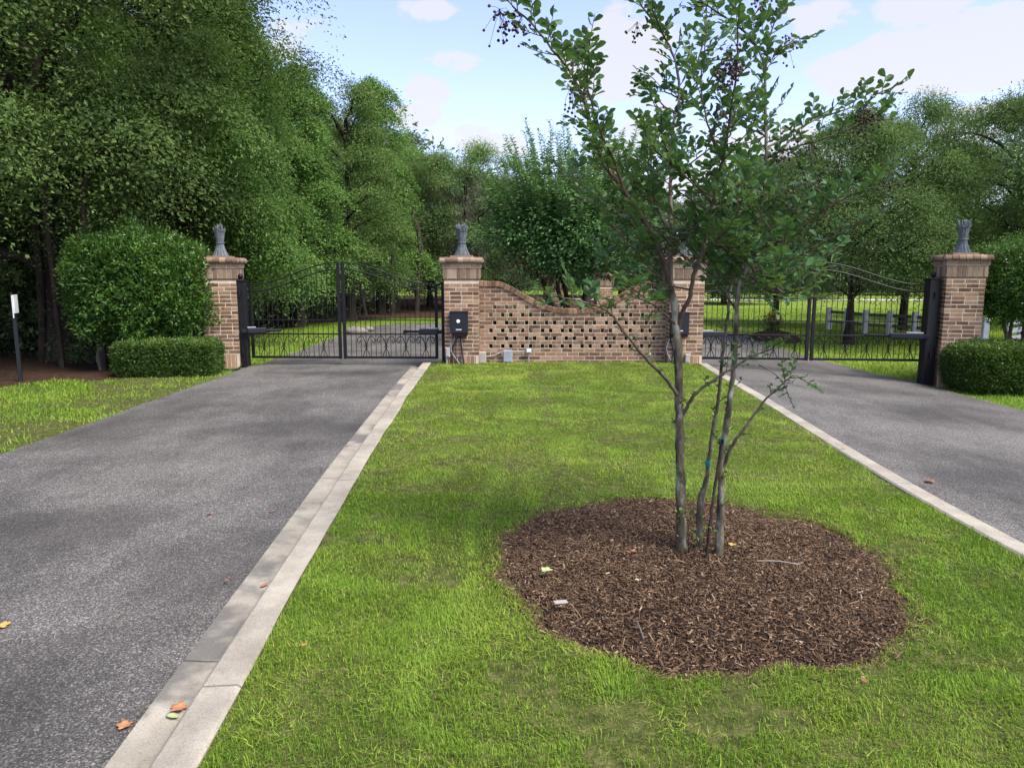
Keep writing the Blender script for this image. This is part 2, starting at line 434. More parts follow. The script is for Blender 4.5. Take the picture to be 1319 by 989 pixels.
q = NT('leaf_fallen_brown'); q.base(q.ramp(q.noise(30,3),[(.3,(.16,.07,.04)),(.7,(.30,.15,.09))]), 0.7, 0.2); M['lf_brown'] = q.mat
q = NT('pale_scrap'); q.base((.30,.27,.24), 0.7, 0.2); M['pale'] = q.mat
q = NT('rock'); q.base(q.ramp(q.noise(9,5),[(.3,(.11,.10,.09)),(.7,(.26,.24,.22))]), 0.9, 0.1); q.bump(q.noise(20,5),0.7,0.03); M['rock'] = q.mat
q = NT('pale_sand'); q.base(q.ramp(q.noise(2,5),[(.3,(.34,.33,.24)),(.7,(.46,.44,.34))]), 0.95, 0.1); M['sand'] = q.mat
M['flower'] = leaf_mat('yellow_flowers', [(0.1,(.35,.22,.02)),(1.0,(.6,.42,.05))], 0.2, 0.6, 0.1, 0.1, 2)
# ================================================================== ground, roads, kerbs
def interp_poly(pts):
    pts = pts[np.argsort(pts[:,1])]
    return lambda Y: np.interp(Y, pts[:,1], pts[:,0])
ZL = 0.10        # lawn / kerb top level
lk_px = [(555,466.6),(534,495),(513,529),(472,592.6),(427,678.6),(388,742),(355,800.7),(291,906),(250,989)]
rk_px = [(900,467.5),(906,472),(948.5,496.6),(990.6,521),(1029.5,548),(1081,579),(1126.5,608),(1175,637),(1223.6,666.5),(1272,691),(1319,715)]
LK = np.array([G(a,b,ZL) for a,b in lk_px]); RK = np.array([G(a,b,ZL) for a,b in rk_px])
def extend(K):
    d = K[-1]-K[-4]; d /= np.linalg.norm(d)
    far = [K[-1] + d*t for t in (1.5, 4, 8)]
    return np.concatenate([K, far])
LK = smooth_poly(extend(LK), 0.25); RK = smooth_poly(extend(RK), 0.25)
# light smoothing of the survey
for K in (LK, RK):
    for _ in range(45):
        K[1:-1] = 0.5*K[1:-1] + 0.25*(K[:-2]+K[2:])
xl = interp_poly(LK); xr = interp_poly(RK)
YW = 14.05       # front plane of the brick wall

def make_kerb(K, side):
    """side -1: road on the left of the line; profile across: grass edge -> road"""
    T = np.gradient(K, axis=0); T[:,2] = 0; T = unit(T)
    Nn = np.stack([T[:,1], -T[:,0], np.zeros(len(T))], -1)
    if np.mean(Nn[:,0])*side < 0: Nn = -Nn
    s = np.concatenate([[0], np.cumsum(np.linalg.norm(np.diff(K,axis=0),axis=1))])
    mbk = MB(); 
    def sweep(prof, mi, phase):
        L = s[-1]; st = -phase
        while st < L:
            a0, a1 = max(st, 0)+0.006, min(st+3.05, L)-0.006
            st += 3.05
            if a1 - a0 < 0.05: continue
            t = np.linspace(a0, a1, max(2, int((a1-a0)/0.25)+1))
            cx = np.stack([np.interp(t, s, K[:,i]) for i in range(3)], -1)
            nx = unit(np.stack([np.interp(t, s, Nn[:,i]) for i in range(3)], -1))
            k = len(prof)
            V = cx[:,None,:]*np.array([1,1,0]) + nx[:,None,:]*prof[None,:,0:1] + np.array([0,0,1])*prof[None,:,1:2]
            n = len(t)
            i = np.arange(n-1)[:,None]*k; j = np.arange(k)[None,:]; j2 = (j+1)%k
            Q = np.stack([i+j, i+k+j, i+k+j2, i+j2], -1).reshape(-1,4)
            mbk.add(V.reshape(-1,3), [Q, np.arange(k)[::-1], np.arange(k)+(n-1)*k], 0.5, mi)
    kp = np.array([(-0.004,-.15),(-0.004,ZL-.012),(0.010,ZL),(0.150,ZL-.004),(0.164,ZL-.016),(0.178,0.018),(0.178,-.15)])
    gp = np.array([(0.179,-.12),(0.179,0.012),(0.26,0.014),(0.365,0.022),(0.37,-.12)])
    sweep(kp, 0, 1.1)
    if side < 0: sweep(gp, 1, 1.45)
    o = mbk.build('kerb', [M['concrete'], M['gutter']])
    o['kind'] = 'structure'
    return o
make_kerb(LK, -1)
make_kerb(RK, +1)

def strip(name, rows, mat, nx=8, bumpz=0.0):
    """rows: list of (left xyz, right xyz)"""
    mb = MB(); V = []
    for a, b in rows:
        a = np.array(a); b = np.array(b)
        V.append(a + np.linspace(0,1,nx)[:,None]*(b-a))
    V = np.array(V); k = len(rows)
    i = np.arange(k-1)[:,None]*nx; j = np.arange(nx-1)[None,:]
    Q = np.stack([i+j, i+j+1, i+nx+j+1, i+nx+j], -1).reshape(-1,4)
    mb.add(V.reshape(-1,3), Q)
    o = mb.build(name, mat); o['kind'] = 'structure'
    return o
wob = lambda y, s: 0.05*(vnoise(y, y*0, 1.1, s)-.5) + 0.03*(vnoise(y, y*0, 4.1, s+1)-.5)
ZR = -0.27      # the right drive falls away to the right
ys = np.linspace(-7, 14.2, 60)
rows = [((-5.07+wob(y,3), y, 0.0), (float(xl(min(y,13.7)))-0.31, y, 0.0)) for y in ys]
strip('driveway_road', rows, M['asphalt'])
rows = [((float(xr(min(y,13.7)))+0.14, y, 0.0), (7.68+wob(y,5), y, ZR)) for y in ys]
strip('driveway_road', rows, M['asphalt'])
# court behind the gates
far = [(-5.0,24.0),(-4.6,25.4),(-3.6,26.4),(-2.0,27.0),(0,27.1),(2.2,26.6),(4.2,25.2),(5.6,23.9),(6.45,22.4)]
ysb = np.concatenate([np.linspace(14.2, 22.4, 22), np.linspace(22.7, 27.0, 12)])
fl = lambda y: -4.95 if y < 24 else np.interp(y, [24,25.4,26.4,27.0], [-5.0,-4.6,-3.6,-2.0])
fr = lambda y: np.interp(y, [14.2,15.6,16.9,19.4,22.4,23.9,25.2,26.6,27.0], [7.66,7.3,6.9,6.75,6.45,5.6,4.2,2.2,0.8])
rz = lambda y: np.interp(y, [14.2, 19], [ZR, -0.03])

# big ground sheet with the fall to the right near the drive
def gz(x, y):
    x = np.asarray(x, float); y = np.asarray(y, float)
    z = np.full(np.broadcast(x,y).shape, -0.03)
    k = np.clip((x-3.6)/4.2, 0, 1)*np.clip((21-y)/6, 0, 1)
    z = z - 0.29*k
    return z
mb = MB()
gx = np.concatenate([[-700,-300,-120,-60,-30], np.arange(-20, 26, 1.0), [32,50,90,150,300,700]])
gy = np.concatenate([[-120,-40,-15], np.arange(-8, 41, 1.0), [46,55,70,100,160,300,600,1200]])
XX, YY = np.meshgrid(gx, gy); ZZ = gz(XX, YY) - 0.006
nx = len(gx); i = np.arange(len(gy)-1)[:,None]*nx; j = np.arange(nx-1)[None,:]
Q = np.stack([i+j, i+j+1, i+nx+j+1, i+nx+j], -1).reshape(-1,4)
mb.add(np.stack([XX,YY,ZZ],-1).reshape(-1,3), Q)
tag(mb.build('ground', M['meadow']), kind='structure')

rows = [((fl(y)+wob(y,3), y, 0), (fr(y), y, 0)) for y in ysb]
oc = strip('court_road', rows, M['asphalt'], 30)
for v in oc.data.vertices: v.co.z = float(gz(v.co.x, v.co.y)) + 0.028 + (.27-.29*(7.68-3.6)/4.2)*max(0,min(1,(v.co.x-3.6)/4.2))*0
# woodland floor on the left
mb = MB()
lit = [(-60,-10),(-11.5,-10),(-11.2,4),(-10.2,8.8),(-8.6,10.9),(-7.2,12.1),(-5.95,13.0),(-5.9,15),(-7.4,17),(-7.6,22),(-7.2,26.5),(-5.2,29.3),(-2,30),(3,29.7),(9,34),(9,60),(-60,60)]
V = np.array([(x,y,gz(x,y)+0.012) for x,y in lit])
mb.add(V, [np.arange(len(V))])
tag(mb.build('woodland_floor', M['litter']), kind='structure')
mb = MB()
vs = [(-5.03,-7),(-5.03,13.9),(-5.9,13.9),(-5.95,13.0),(-7.2,12.1),(-8.6,10.9),(-10.2,8.8),(-11.2,4),(-11.5,-7)]
V = np.array([(x,y,-0.012) for x,y in vs])
mb.add(V, [np.arange(len(V))])
tag(mb.build('verge_soil', M['lawnsoil']), kind='structure')
# planted island behind the wall
mb = MB()
an = np.linspace(0, 2*PI, 40, endpoint=False)
V = np.stack([1.0+2.55*np.cos(an)*(1+.04*np.sin(3*an)), 17.9+3.1*np.sin(an), np.full(40, 0.03)], -1)
Vb = V.copy(); Vb[:,2] = -0.1
mb.add(np.concatenate([V, Vb]), [np.arange(40), np.stack([np.arange(40), np.arange(40)+40, (np.arange(40)+1)%40+40, (np.arange(40)+1)%40], -1)])
tag(mb.build('island_bed', M['litter']), kind='structure')
# pale sandy track far off on the right
strip('sandy_track', [((4.5,50,-.012),(70,46,-.012)), ((4.5,53,-.012),(70,49,-.012))], M['sand'], 6)

# median lawn soil
def mulch_r(ang):
    return 1.0 + 0.03*np.sin(3*ang+1) + 0.025*np.sin(5*ang) + 0.02*np.sin(11*ang+2) + 0.012*np.sin(23*ang)
mo = np.array([G(a,b,ZL) for a,b in [(637,740),(660,700),(720,660),(800,645),(880,643),(950,650),(1020,668),(1080,695),(1130,730),(1165,765),(1172,790),(1150,820),(1090,845),(1000,857),(900,857),(820,840),(740,810),(680,780),(645,755)]])
MC = (mo.max(0)+mo.min(0))/2
mang = np.arctan2(mo[:,1]-MC[1], mo[:,0]-MC[0]); mrad = np.hypot(mo[:,0]-MC[0], mo[:,1]-MC[1])
o_ = np.argsort(mang); mang = mang[o_]; mrad = mrad[o_]
mang = np.concatenate([mang-2*PI, mang, mang+2*PI]); mrad = np.concatenate([mrad]*3)
def mR(x, y):
    a = np.arctan2(y-MC[1], x-MC[0])
    return np.hypot(x-MC[0], y-MC[1])/(np.interp(a, mang, mrad)*mulch_r(a)*1.02)
def lz(x, y):
    """lawn level: flat with faint swells"""
    return ZL - 0.012 + 0.03*(vnoise(x, y, 0.8, 21)-.5) + 0.012*(vnoise(x, y, 3.0, 22)-.5)
def mz(x, y):
    r = mR(x, y); 
    return lz(x,y)*0 + ZL - 0.02 + 0.075*np.clip(1-r**2, 0, 1)**0.8 + 0.018*(vnoise(x,y,6,23)-.5) + 0.02*(vnoise(x,y,2.2,24)-.5)
ysl = np.linspace(-6.5, YW+0.05, 100)
mb = MB(); nxl = 36
V = []
for y in ysl:
    a, b = float(xl(min(y,13.7))), float(xr(min(y,13.7)))
    if y > 13.3:
        a = min(a, -1.5); b = max(b, 3.45)
    xs = np.linspace(a-0.004, b+0.004, nxl)
    V.append(np.stack([xs, np.full(nxl,y), lz(xs, np.full(nxl,y))], -1))
V = np.array(V)
i = np.arange(len(ysl)-1)[:,None]*nxl; j = np.arange(nxl-1)[None,:]
Q = np.stack([i+j, i+j+1, i+nxl+j+1, i+nxl+j], -1).reshape(-1,4)
mb.add(V.reshape(-1,3), Q)
tag(mb.build('lawn_soil', M['lawnsoil'], smooth=True), kind='structure')

# mulch bed: soil mound + chips
mb = MB()
nr, na = 26, 72
rr = np.linspace(0, 1.03, nr); aa = np.linspace(0, 2*PI, na, endpoint=False)
R_ = np.interp((aa+PI)%(2*PI)-PI, mang, mrad)*mulch_r((aa+PI)%(2*PI)-PI)*1.02
Xm = MC[0] + rr[:,None]*R_*np.cos(aa); Ym = MC[1] + rr[:,None]*R_*np.sin(aa)
Zm = mz(Xm, Ym); Zm[-1] -= 0.06
i = np.arange(nr-1)[:,None]*na; j = np.arange(na)[None,:]; j2 = (j+1)%na
Q = np.stack([i+j, i+na+j, i+na+j2, i+j2], -1).reshape(-1,4)
mb.add(np.stack([Xm,Ym,Zm],-1).reshape(-1,3), Q)
tag(mb.build('mulch_bed', M['mulchsoil'], smooth=True), kind='structure')

def chips(mb, n, xs, ys_, zs, Lm=0.019, scale=1.0):
    az = rng.uniform(0, 2*PI, n); el = rng.normal(0, 0.32, n)
    L = Lm*np.exp(rng.normal(0, 0.55, n))*scale; w = np.clip(rng.lognormal(math.log(.0036), .4, n), .0018, .012)*scale; t = w*0.45
    d = np.stack([np.cos(az)*np.cos(el), np.sin(az)*np.cos(el), np.sin(el)], -1)
    ro = rng.normal(0, 0.6, n)
    sv = unit(np.cross(d, np.array([0,0,1.0]))); nv = np.cross(sv, d)
    s2 = sv*np.cos(ro)[:,None] + nv*np.sin(ro)[:,None]; n2 = np.cross(s2, d)
    c = np.stack([xs, ys_, zs + rng.uniform(0, .012, n)], -1)
    V = []
    for (u, v, q_) in ((-1,-1,-1),(1,-1,-1),(1,1,-1),(-1,1,-1),(-.85,-.8,1),(.8,-.8,1),(.8,.8,1),(-.85,.8,1)):
        V.append(c + d*(L*u/2)[:,None] + s2*(w*v/2)[:,None] + n2*(t*q_/2)[:,None])
    V = np.stack(V, 1).reshape(-1,3)
    b = np.arange(n)[:,None]*8
    mb.add(V, [np.concatenate([b+f_ for f_ in BOXF[1:]], 0)], np.repeat(np.clip(rng.beta(2,2.6,n)+(rng.random(n)<.03)*.35,0,1), 8))
mb = MB()
n = 40000
r_ = np.sqrt(rng.random(n))*1.02; a_ = rng.uniform(-PI, PI, n)
Rr = np.interp(a_, mang, mrad)*mulch_r(a_)*1.02
xs = MC[0]+r_*Rr*np.cos(a_); yy = MC[1]+r_*Rr*np.sin(a_)
chips(mb, n, xs, yy, mz(xs, yy))
n = 2200   # spilled over the edge
a_ = rng.uniform(-PI, PI, n); r_ = 1.0+np.abs(rng.normal(0,.05,n))
Rr = np.interp(a_, mang, mrad)*mulch_r(a_)*1.02
xs = MC[0]+r_*Rr*np.cos(a_); yy = MC[1]+r_*Rr*np.sin(a_)
chips(mb, n, xs, yy, lz(xs,yy)+.008)
tag(mb.build('mulch_chips', M['chips']), 'shredded dark brown bark mulch in a round bed at the tree base', 'mulch', kind='stuff')

# ------------------------------------------------------------------ grass
def sample_lawn(y0, y1, dens):
    x0, x1 = min(float(xl(y)) for y in np.linspace(y0,min(y1,13.6),20))-.1, max(float(xr(y)) for y in np.linspace(y0,min(y1,13.6),20))+.1
    x0 = max(x0, -3.6); 
    n = int(dens*(x1-x0)*(y1-y0))
    x = rng.uniform(x0, x1, n); y = rng.uniform(y0, y1, n)
    yc = np.minimum(y, 13.6)
    lo = np.where(y > 13.35, -1.4, xl(yc)+.014); hi = np.where(y > 13.35, 3.35, xr(yc)-.012)
    k = (x > lo) & (x < hi)
    # stay near the view
    k &= np.abs(x) < 0.86*y + 1.1
    k &= mR(x, y) > 1.0 + 0.05*(vnoise(x,y,9,31)-.4)
    bare = vnoise(x, y, 2.3, 32)*.6 + vnoise(x, y, 6.5, 33)*.4
    k &= rng.random(n) < np.clip((bare-0.17)*5.0, 0.30, 1)
    return x[k], y[k]
mb = MB()
for (y0,y1,dens,w,two) in ((0.9,2.6,21000,.0029,True),(2.6,3.8,19000,.0032,True),(3.8,5.5,13500,.0040,True),(5.5,8,8000,.0054,False),(8,11,5000,.0070,False),(11,YW-.02,3600,.0085,False)):
    x, y = sample_lawn(y0, y1, dens); n = len(x)
    hn = 0.6 + 0.8*vnoise(x, y, 5, 34)
    h = (0.024*hn*np.exp(rng.normal(0,.28,n)))
    edge = np.clip((mR(x,y)-1)*6, 0.0, 1)
    az = rng.uniform(0, 2*PI, n); cl = vnoise(x, y, 1.5, 35)*2*PI*2
    az = np.where(rng.random(n) < .35, cl, az)
    lean = np.clip(rng.normal(.48,.28,n), .05, .95)
    pat = vnoise(x,y,1.6,36)*.5 + vnoise(x,y,.55,37)*.5
    yel = vnoise(x, y, .9, 38)*.6 + vnoise(x, y, 3.1, 39)*.4
    dist = np.clip((y-4)/7, 0, 1)                         # the far end of the lawn gets a paler, yellower tone
    a = np.clip(rng.beta(2.2,3.0,n)*.75 + .46*(pat-.5) + .60*np.clip(yel-.45,0,1)*(0.35+.9*dist) + .08 + .10*dist, 0, .90)
    dry = rng.random(n) < (.02 + .50*np.clip(yel-.58,0,1) + .30*(edge < .35))
    a = np.where(dry, rng.uniform(.9,1.0,n), a)
    blades(mb, np.stack([x,y,lz(x,y)-.004],-1), h, w*np.exp(rng.normal(0,.25,n)), az, lean, a, two)
for (y0,y1,dens) in ((0.9,4,1500),(4,8,900),(8,YW-.1,420)):      # dry clippings lying flat in the turf
    x, y = sample_lawn(y0, y1, dens*3); th = vnoise(x,y,1.9,61)*.55+vnoise(x,y,5.5,62)*.45
    k = rng.random(len(x)) < np.clip((th-.52)*1.6, .02, .6); x = x[k]; y = y[k]; n = len(x)
    blades(mb, np.stack([x,y,lz(x,y)+.012],-1), np.full(n,.022)*np.exp(rng.normal(0,.3,n)), .0026*(1+.12*y)*np.exp(rng.normal(0,.2,n)), rng.uniform(0,2*PI,n), rng.uniform(1.0,2.2,n), rng.uniform(.86,1.0,n), False)
tag(mb.build('median_grass', M['grass']), 'mown bright green lawn grass of the median between the two driveways', 'grass', kind='stuff')

def verge(name, label, n, sampler, hmean, w, zf, bias=0.0):
    mb = MB()
    x, y = sampler(n); n = len(x)
    h = hmean*(.6+.8*vnoise(x,y,4,41))*np.exp(rng.normal(0,.3,n))
    a = np.clip(rng.beta(2.2,3,n)*.75+.3*(vnoise(x,y,.8,42)-.5)+bias, 0, .9)
    a = np.where(rng.random(n) < .04+.2*np.clip(vnoise(x,y,1.1,43)-.55,0,1), rng.uniform(.9,1,n), a)
    blades(mb, np.stack([x,y,zf(x,y)-.01],-1), h, w*np.exp(rng.normal(0,.25,n)), rng.uniform(0,2*PI,n), np.clip(rng.normal(.5,.3,n),.05,1.2), a, False)
    return tag(mb.build(name, M['grass']), label, 'grass', kind='stuff')
from bisect import bisect
def s_left(n):
    y = rng.uniform(4.5, 13.6, n); x = rng.uniform(-11.5, -5.02, n)
    edge = np.interp(y, [4,8.8,10.9,12.1,13.0,13.6], [-11.2,-10.2,-8.6,-7.2,-6.0,-5.6])
    edge = edge - .25 + .9*(vnoise(x,y,.9,44)-.5)
    k = (x > edge) & (x > -0.80*y-0.6)
    bare = vnoise(x,y,1.3,45)*.55+vnoise(x,y,4,46)*.45 - .12*np.clip((x+5.9)/.9,0,1)
    k &= rng.random(n) < np.clip((bare-.30)*4, .12, 1)
    return x[k], y[k]
verge('verge_grass', 'patchy green grass verge left of the left driveway', 110000, s_left, .040, .012, lambda x, y: gz(x, y)+.028, .10)
def s_right(n):
    y = rng.uniform(8, 14.5, n); x = rng.uniform(7.66, 12, n)
    k = x < .86*y+1
    return x[k], y[k]
verge('verge_grass', 'strip of green grass right of the right driveway', 36000, s_right, .05, .013, gz)
def s_far(n):
    y = 14.6 + (rng.random(n)**1.6)*24; x = rng.uniform(5.5, 22, n)
    k = (x > np.where(y < 27, fr(np.minimum(y,27))+.03, -9)) & (x < .8*y+2)
    return x[k], y[k]
verge('far_lawn_grass', 'pale green lawn, coloured as sunlit, beyond the right gate', 90000, s_far, .06, .026, gz, .34)  # blade tone raised to put sunlight into the lawn colour
def s_back(n):
    y = rng.uniform(14.5, 29.5, n); x = rng.uniform(-8, 3, n)
    e = np.interp(y, [14.5,17,22,26.5,29.5], [-5.9,-7.4,-7.6,-7.2,-5.2]) + .8*(vnoise(x,y,.8,47)-.5)
    k = (x > e) & (((x < fl_v(y)) & (y < 27)) | (y > 27.05))
    return x[k], y[k]
fl_v = lambda y: np.where(y < 24, -5.0, np.interp(y, [24,25.4,26.4,27.0], [-5.0,-4.6,-3.6,-2.0]))
verge('far_verge_grass', 'grass strip along the drive behind the left gate', 42000, s_back, .06, .02, gz, .05)
# ================================================================== brick pillars and wall
BC = 0.0745      # course
def face_frame(w, side):
    """matrices placing a face-run (x along, y inward) on each side of a square of width w"""
    a = side*PI/2
    R = np.array([[math.cos(a),-math.sin(a),0],[math.sin(a),math.cos(a),0],[0,0,1]])
    m = np.eye(4); m[:3,:3] = R
    m[:3,3] = R @ np.array([0,-w/2,0])
    return m
def pillar(loc, rz, label, w=0.64, htop=2.06, z0=-0.05, finial=True, name='brick_pillar', group='brick gate pillars'):
    root = empty(name, (loc[0], loc[1], 0), rz, label, 'pillar', group)
    hb = htop - 0.10 - 0.095 - 0.20 - 0.03        # top of the running-bond shaft
    mb = MB()
    box(mb, (-w/2+.004,-w/2+.004,z0), (w/2-.004,w/2-.004,hb), m=1)
    # soldier course at the foot
    zs = z0 + 0.0
    base_h = 0.27 - z0*0
    zb = 0.02
    for sd in range(4):
        fm = face_frame(w, sd)
        k = 8; p = w/k
        for i in range(k):
            x0 = -w/2+i*p+.005; x1 = -w/2+(i+1)*p-.005
            if i == k-1: x1 -= .05
            cbox(mb, (x0,0,zs), (x1,.06,zb+.215), .003, rng.random(), 0, fm)
    z = zb + .225; ci = 0
    while z + BC < hb + .01:
        for sd in range(4):
            fm = face_frame(w, sd)
            own = (sd + ci) % 2 == 0
            if own:  cuts = np.array([-w/2, -w/6, w/6, w/2]) if (ci//2)%2 == 0 else np.array([-w/2,-w/4-.05,0.0,w/4+.05,w/2])
            else:    cuts = np.array([-w/2+.102, 0.0, w/2-.102])
            cuts = cuts.copy(); cuts[1:-1] += rng.normal(0,.006,len(cuts)-2)
            for i in range(len(cuts)-1):
                e0 = 0 if own and i == 0 else .005; e1 = 0 if own and i == len(cuts)-2 else .005
                d = rng.normal(0,.0012)
                cbox(mb, (cuts[i]+e0*1.5, d, z+.0078+rng.normal(0,.0008)), (cuts[i+1]-e1*1.5, .10, z+BC-.0078), .0025, rng.random(), 0, fm)
        z += BC; ci += 1
    mb.build('shaft', [M['brick'], M['mortar']], root)
    # cap: thin course, soldier band, recessed course, rounded rowlock
    mb = MB(); zc = hb
    box(mb, (-w/2-.0,-w/2-.0,zc), (w/2,w/2,zc+.03), .3, 0)
    zc += .03
    w2 = w+.035
    box(mb, (-w2/2+.008,-w2/2+.008,zc), (w2/2-.008,w2/2-.008,zc+.20), m=1)
    for sd in range(4):
        fm = face_frame(w2, sd); k = 8; p = w2/k
        for i in range(k):
            x0 = -w2/2+i*p+.004; x1 = -w2/2+(i+1)*p-.004
            if i == k-1: x1 -= .055
            if i == 0: x0 -= .004
            cbox(mb, (x0, rng.normal(0,.001), zc+.003), (x1, .06, zc+.197), .004, rng.random(), 0, fm)
    zc += .20
    w3 = w+.075
    box(mb, (-w3/2+.01,-w3/2+.01,zc), (w3/2-.01,w3/2-.01,zc+.095), m=1)
    for sd in range(4):
        fm = face_frame(w3, sd); cuts = np.linspace(-w3/2, w3/2, 5)
        for i in range(4):
            x1 = cuts[i+1]-.004 - (.05 if i == 3 else 0)
            cbox(mb, (cuts[i]+(.004 if i else 0), 0, zc+.012), (x1, .06, zc+.09), .006, rng.random(), 0, fm)
    zc += .095
    w4 = w+.15
    box(mb, (-w4/2+.03,-w4/2+.03,zc), (w4/2-.03,w4/2-.03,zc+.094), m=1)
    prof = [(0.02,0.0),(0.0,.012),(-.008,.035),(-.004,.062),(.012,.085),(.035,.098),(.14,.104),(.14,0.0)]
    for sd in range(4):
        fm = face_frame(w4, sd); k = 7; p = w4/k
        for i in range(k):
            x0 = -w4/2+i*p+(.004 if i else .012); x1 = -w4/2+(i+1)*p-(.004 if i < k-1 else .012)
            pr = np.array(prof); kk = len(pr); dy = rng.normal(0,.003)
            V = np.concatenate([np.stack([np.full(kk,x), pr[:,0]+dy, pr[:,1]+zc],-1) for x in (x0,x1)])
            if i == 0 or i == k-1:      # the corner brick turns the corner
                pass
            j = np.arange(kk); j2 = (j+1)%kk
            V = V @ fm[:3,:3].T + fm[:3,3]
            if i == k-1: V = V - (fm[:3,:3] @ np.array([0.0,0.0,0.0]))
            mb.add(V, [np.stack([j, j+kk, j2+kk, j2],-1)[:, ::-1], j, (j+kk)[::-1]], rng.random(), 0)
    zc += .10
    w5 = .42
    box(mb, (-w5/2,-w5/2,zc-.004), (w5/2,w5/2,zc+.035), .5, 0)
    mb.build('cap', [M['cap_brick'], M['mortar']], root)
    if finial:
        zf = zc + .035
        fe = MB()
        # core so the bundle is dense
        Z0f = zf; zf = 0.0
        lathe(fe, [(.0,.0),(.115,.0),(.095,.05),(.066,.14),(.050,.20),(.058,.23),(.068,.30),(.074,.37),(.04,.40),(0,.41)], 20, (0,0,zf), .1)
        r2 = np.random.default_rng(int(abs(loc[0])*100)+3)
        for i in range(64):
            a = 2*PI*i/64 + r2.normal(0,.05); k = r2.uniform(.88,1.06)
            rr = np.array([.125,.098,.068,.052,.054,.064,.074,.088+.012*r2.random()])*k
            hh = np.array([0,.05,.13,.20,.225,.30,.38,.43+r2.uniform(-.03,.04)])
            tw = np.linspace(0, r2.normal(0,.16), 8)
            pts = np.stack([rr*np.cos(a+tw), rr*np.sin(a+tw), zf+hh], -1)
            tube(fe, pts, np.array([.006,.006,.0055,.005,.005,.0055,.006,.0075]), 4, r2.random())
        for i in range(16):   # nodding ears
            a = r2.uniform(0, 2*PI); r0 = r2.uniform(.02,.085)
            p0 = np.array([r0*math.cos(a), r0*math.sin(a), zf+.37])
            up = r2.uniform(.07,.13); bend = r2.uniform(0,.03)
            pts = [p0, p0+[0,0,up*.6], p0+[bend*math.cos(a),bend*math.sin(a),up]]
            tube(fe, smooth_poly(pts,.02), .005, 4, r2.random())
            tube(fe, [pts[2], pts[2]+np.array([bend*.4*math.cos(a),bend*.4*math.sin(a),.035])], [.011,.004], 5, .9)
        fo = fe.build('finial', M['verdigris'], root); fo.location = (0,0,Z0f); fo.scale = (1.16,1.16,1.15)
        tb = MB(); lathe(tb, [(.058,.200),(.069,.203),(.069,.222),(.060,.226)], 20, (0,0,zf), .2)
        tb.build('tie_band', M['verdigris'], fo)
    return root

YP = 14.10
PXL, PXC, PXR2, PXR = (X(594.5,YP-.3), X(884,YP-.3), 0, 0)
pLx = X(286, 14.25); pRx = X(1236, 13.55)
pillar((pLx, 14.35), math.radians(8), 'brick gate pillar with sheaf finial beside the big rounded shrub at the far left')
pillar((PXL, YP), 0, 'brick gate pillar at the left end of the pierced wall, sheaf finial on top')
pillar((PXC, YP), 0, 'brick gate pillar at the right end of the pierced wall, behind the young tree trunk')
pillar((pRx, 13.65), math.radians(-12), 'brick gate pillar with sheaf finial behind the low rounded hedge at the right', z0=-.36, htop=2.10)
# smaller pillars of an inner gateway, seen over the wall
pillar((X(713,21.5), 21.5), .2, 'small brick pillar behind the wall, left of the dark tree stems', w=.50, htop=1.72, finial=False, group='inner brick pillars')
pillar((X(777,24), 24.0), .1, 'small brick pillar behind the wall, right of the dark tree stems', w=.52, htop=1.76, finial=False, group='inner brick pillars')

# ---- pierced wall with swept top
wx0 = PXL + .322; wx1 = PXC - .322
wc = (wx0+wx1)/2; wh = (wx1-wx0)/2
tops = [(0,1.215),(.10,1.22),(.22,1.245),(.36,1.315),(.50,1.42),(.62,1.52),(.72,1.585),(.78,1.62),(1.01,1.625)]
tops = [(a, (b-1.215)*1.28+1.10) for a,b in tops]
def ctop(x):
    return np.interp(np.abs(np.asarray(x)-wc)/wh, [t[0] for t in tops], [t[1] for t in tops])
root = empty('pierced_brick_wall', (wc, YW+.11, 0), 0, 'brown brick wall with rows of small openings and a swept-down top, joining the two middle pillars', 'wall')
TK = .22; COPE = .105
mb = MB()
def seg(x0, x1, z, h, y0, y1, a, m, ins):
    t0, t1 = min(z+h-ins, ctop(x0)-COPE+.02), min(z+h-ins, ctop(x1)-COPE+.02)
    if t0 <= z+ins+.004 and t1 <= z+ins+.002: return
    t0 = max(t0, z+ins+.003); t1 = max(t1, z+ins+.003)
    xa, xb = x0-wc, x1-wc
    V = np.array([[xa,y0,z+ins],[xb,y0,z+ins],[xb,y1,z+ins],[xa,y1,z+ins],[xa,y0,t0],[xb,y0,t1],[xb,y1,t1],[xa,y1,t0]])
    mb.add(V, BOXF, a, m)
z = -.02; ci = 0
